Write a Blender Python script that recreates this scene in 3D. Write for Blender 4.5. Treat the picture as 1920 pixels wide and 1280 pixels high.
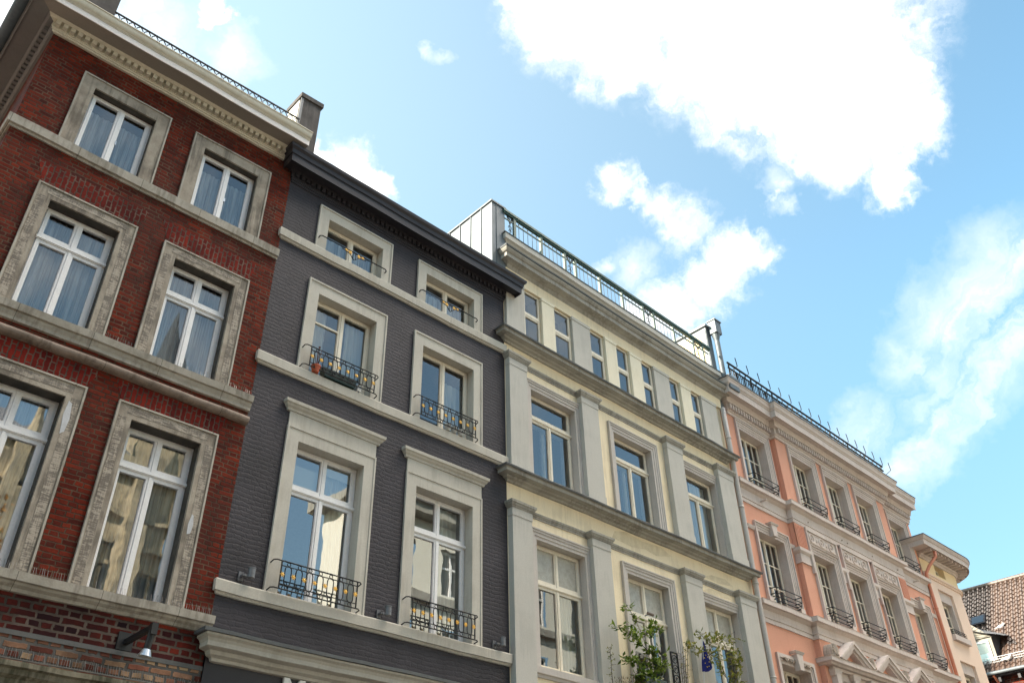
import bpy, math, random
from mathutils import Vector, Matrix
random.seed(7)
S = bpy.context.scene
for o in list(bpy.data.objects): bpy.data.objects.remove(o)
R = math.radians
# ---------------------------------------------------------------- camera
cam = bpy.data.objects.new('camera', bpy.data.cameras.new('camera')); S.collection.objects.link(cam)
cam.data.sensor_width = 36; cam.data.lens = 1639.6/1920*36; cam.data.clip_end = 800; cam.data.clip_start = .1
cam.matrix_world = Matrix.Translation((0, 0, 1.6)) @ Matrix.Rotation(R(-44.1696), 4, 'Z') @ Matrix.Rotation(R(125.7713), 4, 'X') @ Matrix.Rotation(R(-1.3653), 4, 'Z')
S.camera = cam
S.render.resolution_x = 1024; S.render.resolution_y = 682
S.view_settings.view_transform = 'Standard'; S.view_settings.look = 'None'
S.view_settings.gamma = 1; S.view_settings.use_curve_mapping = False
S.view_settings.exposure = 2.02
S.render.engine = 'CYCLES'
# ---------------------------------------------------------------- sky, clouds, sun
SUN = Vector((-.80, .39, .47)).normalized()
W = bpy.data.worlds.new('World'); S.world = W; W.use_nodes = True
def N(nt, t, **k):
    n = nt.nodes.new(t)
    for a, b in k.items():
        if a == 'inp':
            for i, v in b.items():
                if hasattr(v, 'is_output') or isinstance(v, bpy.types.NodeSocket): nt.links.new(v, n.inputs[i])
                else: n.inputs[i].default_value = v
        else: setattr(n, a, b)
    return n
def math_(nt, op, a, b=0., c=None, clamp=False):
    n = N(nt, 'ShaderNodeMath', operation=op, use_clamp=clamp, inp={0: a, 1: b})
    if c is not None:
        if isinstance(c, bpy.types.NodeSocket): nt.links.new(c, n.inputs[2])
        else: n.inputs[2].default_value = c
    return n.outputs[0]
def build_world():
    nt = W.node_tree; nt.nodes.clear()
    sky = N(nt, 'ShaderNodeTexSky', sky_type='NISHITA', sun_disc=False, sun_elevation=math.asin(SUN.z),
            sun_rotation=math.atan2(SUN.x, SUN.y), air_density=1.0, dust_density=1.0, ozone_density=1.4)
    tc = N(nt, 'ShaderNodeTexCoord').outputs['Generated']
    nz = N(nt, 'ShaderNodeTexNoise', inp={'Vector': tc, 'Scale': 9., 'Detail': 7., 'Roughness': .6})
    off = N(nt, 'ShaderNodeVectorMath', operation='SUBTRACT', inp={0: nz.outputs['Color'], 1: (.5, .5, .5)})
    sc = N(nt, 'ShaderNodeVectorMath', operation='SCALE', inp={0: off.outputs[0], 'Scale': .07})
    nz2 = N(nt, 'ShaderNodeTexNoise', inp={'Vector': tc, 'Scale': 32., 'Detail': 5., 'Roughness': .6})
    off2 = N(nt, 'ShaderNodeVectorMath', operation='SUBTRACT', inp={0: nz2.outputs['Color'], 1: (.5, .5, .5)})
    sc2 = N(nt, 'ShaderNodeVectorMath', operation='SCALE', inp={0: off2.outputs[0], 'Scale': .05})
    d = N(nt, 'ShaderNodeVectorMath', operation='ADD', inp={0: N(nt, 'ShaderNodeVectorMath', operation='ADD', inp={0: tc, 1: sc.outputs[0]}).outputs[0], 1: sc2.outputs[0]}).outputs[0]
    def pix(x, y):   # a direction in the sky
        v = cam.matrix_world.to_3x3() @ Vector((x-960, -(y-640), -1639.6)); return v.normalized()
    solid = [(1045,10,120),(1170,60,120),(1310,70,150),(1450,130,160),(1580,140,170),(1640,90,120),(1670,240,100),(1610,250,100),(1480,-60,240),(1260,-90,220),(1610,-70,180),(1550,230,80),(1680,340,50),
             ]
    mid = [(1160,345,46),(1200,375,36),(1250,395,52),(1285,435,66),(1395,475,68),(1350,525,80),(1270,590,80),(1210,600,50),(1430,490,42),(1460,360,26)]
    solid += [(655,322,62),(700,348,42),(600,280,24),
             (395,25,32),(-30,60,130),(-60,30,180),(-60,-200,300)]
    wisp = [(1900,610,120),(1850,670,110),(1800,730,100),(1750,790,90),(1710,840,80),(1680,885,70),(1900,500,120),(1780,600,110),(1720,680,80),(1640,810,80),(1850,560,110),
            (1190,500,60),(1480,375,30),(1385,290,24),(812,92,26),(1130,495,30),(1460,330,40),(300,60,90),(440,110,70),(250,0,100)]
    def blobs(lst, vec):
        s = None
        for x, y, r in lst:
            p = pix(x, y)
            ds = N(nt, 'ShaderNodeVectorMath', operation='DISTANCE', inp={0: vec, 1: p}).outputs['Value']
            f = math_(nt, 'MULTIPLY_ADD', ds, -1640./r, 1., clamp=True)
            s = f if s is None else math_(nt, 'MAXIMUM', s, f)
        return s
    fn = N(nt, 'ShaderNodeTexNoise', inp={'Vector': d, 'Scale': 15., 'Detail': 10., 'Roughness': .66, 'Distortion': .25}).outputs['Fac']
    def puff(lst, lo, hi, top, gain):
        q = blobs([(x, y, r*1.2) for x, y, r in lst], d)
        k = math_(nt, 'MULTIPLY', math_(nt, 'MULTIPLY', q, 5., clamp=True), math_(nt, 'MULTIPLY', math_(nt, 'SUBTRACT', fn, .5), gain))
        return N(nt, 'ShaderNodeMapRange', interpolation_type='SMOOTHSTEP', inp={'Value': math_(nt, 'MULTIPLY_ADD', q, 1.7, k), 'From Min': lo, 'From Max': hi, 'To Max': top}).outputs[0]
    ra = puff(solid, .04, 1.3, 1., 2.1)
    ra2 = puff(mid, .1, 1.6, .95, 2.8)
    # streaky wisps
    u = (pix(1920, 560)-pix(1640, 950)).normalized(); c0 = pix(1780, 750); v = u.cross(c0).normalized()
    def dot(ax, k): return math_(nt, 'MULTIPLY', N(nt, 'ShaderNodeVectorMath', operation='DOT_PRODUCT', inp={0: d, 1: ax}).outputs['Value'], k)
    cv = N(nt, 'ShaderNodeCombineXYZ', inp={0: dot(u, 3.), 1: dot(v, 13.), 2: dot(c0, 4.)}).outputs[0]
    wn = N(nt, 'ShaderNodeTexNoise', inp={'Vector': cv, 'Scale': 1.3, 'Detail': 7., 'Roughness': .62, 'Distortion': .9}).outputs['Fac']
    b = blobs(wisp, d)
    b = math_(nt, 'MULTIPLY', b, math_(nt, 'MULTIPLY_ADD', wn, 3.0, -.85, clamp=True))
    b = math_(nt, 'MULTIPLY', b, .8, clamp=True)
    # scattered clouds over the roofs behind the viewer
    sy = N(nt, 'ShaderNodeSeparateXYZ', inp={0: tc}).outputs[1]
    back = N(nt, 'ShaderNodeMapRange', inp={'Value': sy, 'From Min': -.05, 'From Max': -.3}).outputs[0]
    cn = N(nt, 'ShaderNodeTexNoise', inp={'Vector': tc, 'Scale': 3.1, 'Detail': 7., 'Roughness': .6}).outputs['Fac']
    c = N(nt, 'ShaderNodeMapRange', interpolation_type='SMOOTHSTEP', inp={'Value': cn, 'From Min': .54, 'From Max': .7}).outputs[0]
    c = math_(nt, 'MULTIPLY', back, math_(nt, 'MULTIPLY_ADD', c, .6, .13))
    m = math_(nt, 'MAXIMUM', math_(nt, 'MAXIMUM', math_(nt, 'MAXIMUM', ra, ra2), b), c)
    cc = N(nt, 'ShaderNodeMixRGB', inp={0: ra, 1: (3.5, 3.6, 3.6, 1), 2: (4.6, 4.45, 4.3, 1)})
    tint = N(nt, 'ShaderNodeMixRGB', blend_type='MULTIPLY', inp={0: 1., 1: sky.outputs[0], 2: (.80, 1.06, .95, 1)})
    zz = N(nt, 'ShaderNodeSeparateXYZ', inp={0: tc}).outputs[2]
    low = N(nt, 'ShaderNodeMapRange', interpolation_type='SMOOTHSTEP', inp={'Value': zz, 'From Min': .62, 'From Max': .25, 'To Min': 1., 'To Max': .66}).outputs[0]
    tint = N(nt, 'ShaderNodeMixRGB', blend_type='MULTIPLY', inp={0: 1., 1: tint.outputs[0], 2: low})
    # thin bright veil towards the sun side
    dl = N(nt, 'ShaderNodeVectorMath', operation='DISTANCE', inp={0: tc, 1: pix(150, 60)}).outputs['Value']
    vf = N(nt, 'ShaderNodeMapRange', interpolation_type='SMOOTHSTEP', inp={'Value': dl, 'From Min': 1.15, 'From Max': .0, 'To Max': .2}).outputs[0]
    dh = N(nt, 'ShaderNodeSeparateXYZ', inp={0: tc}).outputs[2]
    vh = N(nt, 'ShaderNodeMapRange', interpolation_type='SMOOTHSTEP', inp={'Value': dh, 'From Min': .65, 'From Max': .2, 'To Max': .05}).outputs[0]
    tint = N(nt, 'ShaderNodeMixRGB', inp={0: math_(nt, 'ADD', vf, vh), 1: tint.outputs[0], 2: (5.6, 6.2, 5.9, 1)})
    # bright bank added overhead out of view, to light the fronts from the right
    db = N(nt, 'ShaderNodeVectorMath', operation='DISTANCE', inp={0: d, 1: Vector((.33, -.2, .92)).normalized()}).outputs['Value']
    bk = N(nt, 'ShaderNodeMapRange', interpolation_type='SMOOTHSTEP', inp={'Value': db, 'From Min': .42, 'From Max': .24}).outputs[0]
    tint = N(nt, 'ShaderNodeMixRGB', inp={0: bk, 1: tint.outputs[0], 2: (41., 36.6, 31.6, 1)})
    mix = N(nt, 'ShaderNodeMixRGB', inp={0: m, 1: tint.outputs[0], 2: cc.outputs[0]})
    bg = N(nt, 'ShaderNodeBackground', inp={0: mix.outputs[0], 1: .1})
    nt.links.new(bg.outputs[0], N(nt, 'ShaderNodeOutputWorld').inputs[0])
build_world()
sun = bpy.data.objects.new('sun', bpy.data.lights.new('sun', 'SUN')); S.collection.objects.link(sun)
sun.data.energy = 3.6; sun.data.angle = R(.5); sun.data.color = (1., .9, .74)
sun.rotation_euler = (-SUN).to_track_quat('-Z', 'Y').to_euler()
# ---------------------------------------------------------------- helpers
D = 12.
WARP = [False]
def warp(p):
    x, y, z = p
    if WARP[0] is True and x > 11.4: z -= .024*(x-11.4)*max(0, z-8.5)/8
    if WARP[0] == 'R': z = p[2]+.0145*(x-3.1)*max(0, p[2]-13.2)
    return (x, y, z)
class MB:
    def __init__(s): s.v = []; s.f = []; s.smooth = False
    def add(s, vs, fs):
        n = len(s.v); s.v += [tuple(v) for v in vs]; s.f += [tuple(i+n for i in f) for f in fs]; return s
    def box(s, x0, x1, o0, o1, z0, z1):      # o = distance in front of the street line
        return s.bx(x0, x1, D-o1, D-o0, z0, z1)
    def bx(s, x0, x1, y0, y1, z0, z1):
        v = [(x, y, z) for x in (x0, x1) for y in (y0, y1) for z in (z0, z1)]
        return s.add(v, [(0,1,3,2),(4,6,7,5),(0,4,5,1),(2,3,7,6),(0,2,6,4),(1,5,7,3)])
    def quad(s, a, b, c, d): return s.add([a, b, c, d], [(0,1,2,3)])
    def tube(s, pts, r, n=6, closed=False, taper=None):
        P = [Vector(p) for p in pts]; m = len(P); vs = []
        up = None
        for i, p in enumerate(P):
            a = P[(i-1) % m] if (closed or i > 0) else p
            b = P[(i+1) % m] if (closed or i < m-1) else p
            t = (b-a).normalized()
            if up is None:
                up = Vector((0,0,1)) if abs(t.z) < .9 else Vector((0,1,0))
            u = (up - t*up.dot(t))
            if u.length < 1e-4: u = t.orthogonal()
            u.normalize(); w = t.cross(u); up = u
            rr = r if taper is None else r*(1+(taper-1)*i/max(1, m-1))
            for k in range(n):
                an = 2*math.pi*(k+.5)/n; vs.append(p + (u*math.cos(an)+w*math.sin(an))*rr)
        fs = []
        for i in range(m if closed else m-1):
            j = (i+1) % m
            for k in range(n): fs.append((i*n+k, i*n+(k+1)%n, j*n+(k+1)%n, j*n+k))
        if not closed: fs += [tuple(range(n))[::-1], tuple((m-1)*n+k for k in range(n))]
        return s.add(vs, fs)
    def run(s, prof, x0, x1, o=0., L=None, Rr=None, only=None):
        """moulding: prof = (projection, z) list, bottom to top; L/R = depth of the mitred return, None = cut flush"""
        pr = list(prof); n = len(pr); st = []
        if L is not None: st.append([(x0-p, D-o+L, z) for p, z in pr]); st.append([(x0-p, D-o-p, z) for p, z in pr])
        else: st.append([(x0, D-o-p, z) for p, z in pr])
        if Rr is not None: st.append([(x1+p, D-o-p, z) for p, z in pr]); st.append([(x1+p, D-o+Rr, z) for p, z in pr])
        else: st.append([(x1, D-o-p, z) for p, z in pr])
        if only == 'side': st = st[:2]
        if only == 'front': st = st[1:]
        st2 = []
        for q in range(len(st)):
            st2.append(st[q])
            if q+1 < len(st) and abs(st[q+1][0][0]-st[q][0][0]) > 1.2:
                k_ = int(abs(st[q+1][0][0]-st[q][0][0])/.4)
                for e in range(1, k_): st2.append([tuple(a_+(b_-a_)*e/k_ for a_, b_ in zip(A, B)) for A, B in zip(st[q], st[q+1])])
        def wv(v): return (v[0], v[1]+.004*math.sin(v[0]*3.3+x0), v[2]+.006*math.sin(v[0]*1.7+pr[0][1])+.0035*math.sin(v[0]*6.1+pr[0][1]*3))
        st = [[wv(v) for v in q] for q in st2]
        vs = [v for q in st for v in q]; fs = []
        for i in range(len(st)-1):
            for k in range(n-1): fs.append((i*n+k, (i+1)*n+k, (i+1)*n+k+1, i*n+k+1))
        # back wall line is open (buried in the wall); close the ends
        fs.append(tuple(range(n))[::-1]); fs.append(tuple((len(st)-1)*n+k for k in range(n)))
        return s.add(vs, fs)
    def ext(s, poly, o0, o1):    # polygon in x,z extruded towards the street
        n = len(poly)
        vs = [(x, D-o0, z) for x, z in poly]+[(x, D-o1, z) for x, z in poly]
        fs = [tuple(range(n)), tuple(range(n, 2*n))[::-1]]+[(i, (i+1)%n, n+(i+1)%n, n+i)[::-1] for i in range(n)]
        return s.add(vs, fs)
    def ball(s, c, r, sx=1, sy=1, sz=1, nu=8, nv=6):
        vs = [(c[0], c[1], c[2]+r*sz)]; fs = []
        for i in range(1, nv):
            t = math.pi*i/nv
            for k in range(nu):
                p = 2*math.pi*k/nu; vs.append((c[0]+r*sx*math.sin(t)*math.cos(p), c[1]+r*sy*math.sin(t)*math.sin(p), c[2]+r*sz*math.cos(t)))
        vs.append((c[0], c[1], c[2]-r*sz)); e = len(vs)-1
        for k in range(nu):
            fs.append((0, 1+k, 1+(k+1)%nu)); fs.append((e, e-nu+(k+1)%nu, e-nu+k))
            for i in range(nv-2):
                a = 1+i*nu; fs.append((a+k, a+nu+k, a+nu+(k+1)%nu, a+(k+1)%nu))
        return s.add(vs, fs)
    def cyl(s, c0, c1, r0, r1=None, n=14):
        r1 = r0 if r1 is None else r1
        a, b = Vector(c0), Vector(c1); t = (b-a).normalized(); u = t.orthogonal().normalized(); w = t.cross(u)
        vs = [a+(u*math.cos(2*math.pi*k/n)+w*math.sin(2*math.pi*k/n))*r0 for k in range(n)]+[b+(u*math.cos(2*math.pi*k/n)+w*math.sin(2*math.pi*k/n))*r1 for k in range(n)]
        fs = [(k, (k+1)%n, n+(k+1)%n, n+k) for k in range(n)]+[tuple(range(n))[::-1], tuple(range(n, 2*n))]
        return s.add(vs, fs)
    def build(s, name, mat, parent=None, loc=None):
        me = bpy.data.meshes.new(name)
        L = Vector(loc) if loc else (Vector(parent['_o']) if parent is not None and '_o' in parent else Vector((0,0,0)))
        me.from_pydata([Vector(warp(p))-L for p in s.v], [], s.f); me.materials.append(mat)
        if s.smooth: me.polygons.foreach_set('use_smooth', [True]*len(me.polygons))
        me.update()
        o = bpy.data.objects.new(name, me); S.collection.objects.link(o); o['_o'] = tuple(L)
        if parent is not None: o.parent = parent
        else: o.location = L
        return o
def thing(name, label, cat, loc=(0,0,0), group=None):
    o = bpy.data.objects.new(name, None); S.collection.objects.link(o); o.location = loc; o['_o'] = tuple(loc); o.empty_display_size = .2
    o['label'] = label; o['category'] = cat
    if group: o['group'] = group
    return o
def tag(o, label, cat, group=None):
    o['label'] = label; o['category'] = cat
    if group: o['group'] = group
    return o
def struct(o, k='structure'): o['kind'] = k; return o
# ---------------------------------------------------------------- materials
def newmat(name):
    m = bpy.data.materials.new(name); m.use_nodes = True; nt = m.node_tree; nt.nodes.clear(); return m, nt
def finish(nt, shader): nt.links.new(shader, N(nt, 'ShaderNodeOutputMaterial').inputs[0])
def C4(c): return (c[0], c[1], c[2], 1)
def pos(nt): return N(nt, 'ShaderNodeNewGeometry').outputs['Position']
def plaster(name, col, col2=None, amt=.5, scale=1.2, rough=.85, bump=.25, bscale=60., streak=None, samt=.6, spec=.25, metal=0., joint=0.):
    m, nt = newmat(name); P = pos(nt)
    col2 = col2 or tuple(c*.8 for c in col)
    n1 = N(nt, 'ShaderNodeTexNoise', inp={'Vector': P, 'Scale': scale, 'Detail': 8., 'Roughness': .65}).outputs['Fac']
    f = N(nt, 'ShaderNodeMapRange', inp={'Value': n1, 'From Min': .38, 'From Max': .68, 'To Max': amt}).outputs[0]
    c = N(nt, 'ShaderNodeMixRGB', inp={0: f, 1: C4(col), 2: C4(col2)}).outputs[0]
    n3 = N(nt, 'ShaderNodeTexNoise', inp={'Vector': P, 'Scale': 35., 'Detail': 3.}).outputs['Fac']
    g = math_(nt, 'MULTIPLY_ADD', n3, .24, .88)
    c = N(nt, 'ShaderNodeMixRGB', blend_type='MULTIPLY', inp={0: 1., 1: c, 2: g}).outputs[0]
    if streak:
        mp = N(nt, 'ShaderNodeMapping', inp={'Vector': P, 'Scale': (14., 14., 1.1)}).outputs[0]
        n2 = N(nt, 'ShaderNodeTexNoise', inp={'Vector': mp, 'Scale': 1., 'Detail': 5., 'Roughness': .6}).outputs['Fac']
        n4 = N(nt, 'ShaderNodeTexNoise', inp={'Vector': P, 'Scale': 1.9, 'Detail': 4.}).outputs['Fac']
        k = N(nt, 'ShaderNodeMapRange', inp={'Value': math_(nt, 'MULTIPLY', n2, n4), 'From Min': .24, 'From Max': .36, 'To Max': samt}).outputs[0]
        c = N(nt, 'ShaderNodeMixRGB', inp={0: k, 1: c, 2: C4(streak)}).outputs[0]
    if joint:
        x_ = N(nt, 'ShaderNodeSeparateXYZ', inp={0: P}).outputs[0]
        jf = math_(nt, 'LESS_THAN', math_(nt, 'FRACT', math_(nt, 'MULTIPLY_ADD', x_, 1/joint, .37)), .008/joint)
        c = N(nt, 'ShaderNodeMixRGB', inp={0: math_(nt, 'MULTIPLY', jf, .8), 1: c, 2: (.05,.045,.04,1)}).outputs[0]
    nb = N(nt, 'ShaderNodeTexNoise', inp={'Vector': P, 'Scale': bscale, 'Detail': 6., 'Roughness': .7}).outputs['Fac']
    bp = N(nt, 'ShaderNodeBump', inp={'Height': nb, 'Strength': bump, 'Distance': .008}).outputs[0]
    b = N(nt, 'ShaderNodeBsdfPrincipled', inp={'Base Color': c, 'Roughness': rough, 'Normal': bp, 'Specular IOR Level': spec, 'Metallic': metal})
    finish(nt, b.outputs[0]); return m
def brick(name, cols, mortar, bw=.29, rh=.094, ms=.013, bump=.8, rough=.8, painted=None, vertical=False, stain=None, wob=1.):
    WB = wob
    m, nt = newmat(name); P = pos(nt)
    sp = N(nt, 'ShaderNodeSeparateXYZ', inp={0: P})
    u = math_(nt, 'ADD', sp.outputs[0], sp.outputs[1]); v = sp.outputs[2]
    wob = N(nt, 'ShaderNodeTexNoise', inp={'Vector': P, 'Scale': 3.2, 'Detail': 3.}).outputs['Fac']
    wob2 = N(nt, 'ShaderNodeTexNoise', inp={'Vector': P, 'Scale': 17., 'Detail': 3.}).outputs['Fac']
    v = math_(nt, 'MULTIPLY_ADD', math_(nt, 'SUBTRACT', wob, .5), .035*WB, v)
    v = math_(nt, 'MULTIPLY_ADD', math_(nt, 'SUBTRACT', wob2, .5), .018*WB, v)
    u = math_(nt, 'MULTIPLY_ADD', math_(nt, 'SUBTRACT', wob2, .5), .05*WB, u)
    vec = N(nt, 'ShaderNodeCombineXYZ', inp={0: v if vertical else u, 1: u if vertical else v}).outputs[0]
    def bt(c1, c2, mo):
        return N(nt, 'ShaderNodeTexBrick', offset=.5, squash=.5, squash_frequency=2, inp={'Vector': vec, 'Color1': c1, 'Color2': c2, 'Mortar': mo, 'Scale': 1., 'Mortar Size': ms, 'Mortar Smooth': .35, 'Bias': 0., 'Brick Width': bw, 'Row Height': rh})
    b1 = bt((0,0,0,1), (1,1,1,1), (.5,.5,.5,1))
    rampv = N(nt, 'ShaderNodeValToRGB', inp={0: b1.outputs['Color']}); cr = rampv.color_ramp
    cr.interpolation = 'LINEAR'
    while len(cr.elements) < len(cols): cr.elements.new(.5)
    for i, c in enumerate(cols): cr.elements[i].position = i/(len(cols)-1); cr.elements[i].color = C4(c)
    nn = N(nt, 'ShaderNodeTexNoise', inp={'Vector': P, 'Scale': 14., 'Detail': 6., 'Roughness': .7}).outputs['Fac']
    mul = math_(nt, 'MULTIPLY_ADD', nn, 1.1, .45)
    bc = N(nt, 'ShaderNodeMixRGB', blend_type='MULTIPLY', inp={0: 1., 1: rampv.outputs[0], 2: mul}).outputs[0]
    # sooty patches
    big = N(nt, 'ShaderNodeTexNoise', inp={'Vector': P, 'Scale': .9, 'Detail': 6., 'Roughness': .65}).outputs['Fac']
    sf = N(nt, 'ShaderNodeMapRange', inp={'Value': big, 'From Min': .42, 'From Max': .66, 'To Max': .75}).outputs[0]
    bc = N(nt, 'ShaderNodeMixRGB', inp={0: sf, 1: bc, 2: C4(stain or tuple(c*.45 for c in cols[0]))}).outputs[0]
    mf = b1.outputs['Fac']
    mcol = N(nt, 'ShaderNodeMixRGB', inp={0: N(nt, 'ShaderNodeMapRange', inp={'Value': wob, 'From Min': .35, 'From Max': .6}).outputs[0], 1: C4(mortar), 2: C4(tuple(c*.42 for c in mortar))}).outputs[0]
    c = N(nt, 'ShaderNodeMixRGB', inp={0: mf, 1: bc, 2: mcol}).outputs[0]
    if painted:
        pn = N(nt, 'ShaderNodeMapRange', inp={'Value': big, 'From Min': .35, 'From Max': .7, 'To Min': .78, 'To Max': 1.4}).outputs[0]
        c = N(nt, 'ShaderNodeMixRGB', blend_type='MULTIPLY', inp={0: 1., 1: C4(painted), 2: pn}).outputs[0]
    h = math_(nt, 'ADD', math_(nt, 'MULTIPLY', mf, -1.), math_(nt, 'MULTIPLY', nn, .5))
    h = math_(nt, 'ADD', h, math_(nt, 'MULTIPLY', b1.outputs['Color'], .25))
    bp = N(nt, 'ShaderNodeBump', inp={'Height': h, 'Strength': bump, 'Distance': .012}).outputs[0]
    b = N(nt, 'ShaderNodeBsdfPrincipled', inp={'Base Color': c, 'Roughness': rough, 'Normal': bp, 'Specular IOR Level': .12 if not painted else .3})
    finish(nt, b.outputs[0]); return m
def simple(name, col, rough=.5, metal=0., spec=.5, bump=0.):
    m, nt = newmat(name)
    n3 = N(nt, 'ShaderNodeTexNoise', inp={'Vector': pos(nt), 'Scale': 22., 'Detail': 4.}).outputs['Fac']
    c = N(nt, 'ShaderNodeMixRGB', blend_type='MULTIPLY', inp={0: 1., 1: C4(col), 2: math_(nt, 'MULTIPLY_ADD', n3, .4, .8)}).outputs[0]
    b = N(nt, 'ShaderNodeBsdfPrincipled', inp={'Base Color': c, 'Roughness': rough, 'Metallic': metal, 'Specular IOR Level': spec})
    finish(nt, b.outputs[0]); return m
def glassmat(name, refl=.1, tint=(.85,.9,.9), wav=.05, sc=2.2):
    m, nt = newmat(name); P = pos(nt)
    nb = N(nt, 'ShaderNodeTexNoise', inp={'Vector': P, 'Scale': sc, 'Detail': 1.}).outputs['Fac']
    bp = N(nt, 'ShaderNodeBump', inp={'Height': nb, 'Strength': wav, 'Distance': .05}).outputs[0]
    g = N(nt, 'ShaderNodeBsdfGlossy', inp={'Roughness': .0, 'Normal': bp, 'Color': (.95,.97,1,1)})
    t = N(nt, 'ShaderNodeBsdfTransparent', inp={'Color': C4(tint)})
    f = N(nt, 'ShaderNodeFresnel', inp={'IOR': 1.5, 'Normal': bp}).outputs[0]
    f = math_(nt, 'MULTIPLY_ADD', f, 1.35, refl, clamp=True)
    finish(nt, N(nt, 'ShaderNodeMixShader', inp={0: f, 1: t.outputs[0], 2: g.outputs[0]}).outputs[0]); return m
def cloth(name, col, trans=.15, fold=0.):
    m, nt = newmat(name)
    if fold:
        mp = N(nt, 'ShaderNodeMapping', inp={'Vector': pos(nt), 'Scale': (1., 1., .04)}).outputs[0]
        nz = N(nt, 'ShaderNodeTexNoise', inp={'Vector': mp, 'Scale': 16., 'Detail': 3.}).outputs['Fac']
        fv = N(nt, 'ShaderNodeMapRange', inp={'Value': nz, 'From Min': .38, 'From Max': .62, 'To Min': trans-fold, 'To Max': trans+fold}).outputs[0]
    a = N(nt, 'ShaderNodeBsdfDiffuse', inp={'Color': C4(col)}); b = N(nt, 'ShaderNodeBsdfTranslucent', inp={'Color': C4(col)})
    t = N(nt, 'ShaderNodeBsdfTransparent')
    x = N(nt, 'ShaderNodeMixShader', inp={0: .3, 1: a.outputs[0], 2: b.outputs[0]})
    finish(nt, N(nt, 'ShaderNodeMixShader', inp={0: fv if fold else trans, 1: x.outputs[0], 2: t.outputs[0]}).outputs[0]); return m
def leafmat(name, c1, c2, c3):
    m, nt = newmat(name)
    oi = N(nt, 'ShaderNodeTexNoise', inp={'Vector': pos(nt), 'Scale': 9., 'Detail': 2.}).outputs['Fac']
    r = N(nt, 'ShaderNodeValToRGB', inp={0: oi}); e = r.color_ramp.elements; e.new(.5)
    for i, (p, c) in enumerate(((.35, c1), (.5, c2), (.65, c3))): e[i].position = p; e[i].color = C4(c)
    a = N(nt, 'ShaderNodeBsdfPrincipled', inp={'Base Color': r.outputs[0], 'Roughness': .5, 'Specular IOR Level': .3}); b = N(nt, 'ShaderNodeBsdfTranslucent', inp={'Color': r.outputs[0]})
    finish(nt, N(nt, 'ShaderNodeMixShader', inp={0: .35, 1: a.outputs[0], 2: b.outputs[0]}).outputs[0]); return m
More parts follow.
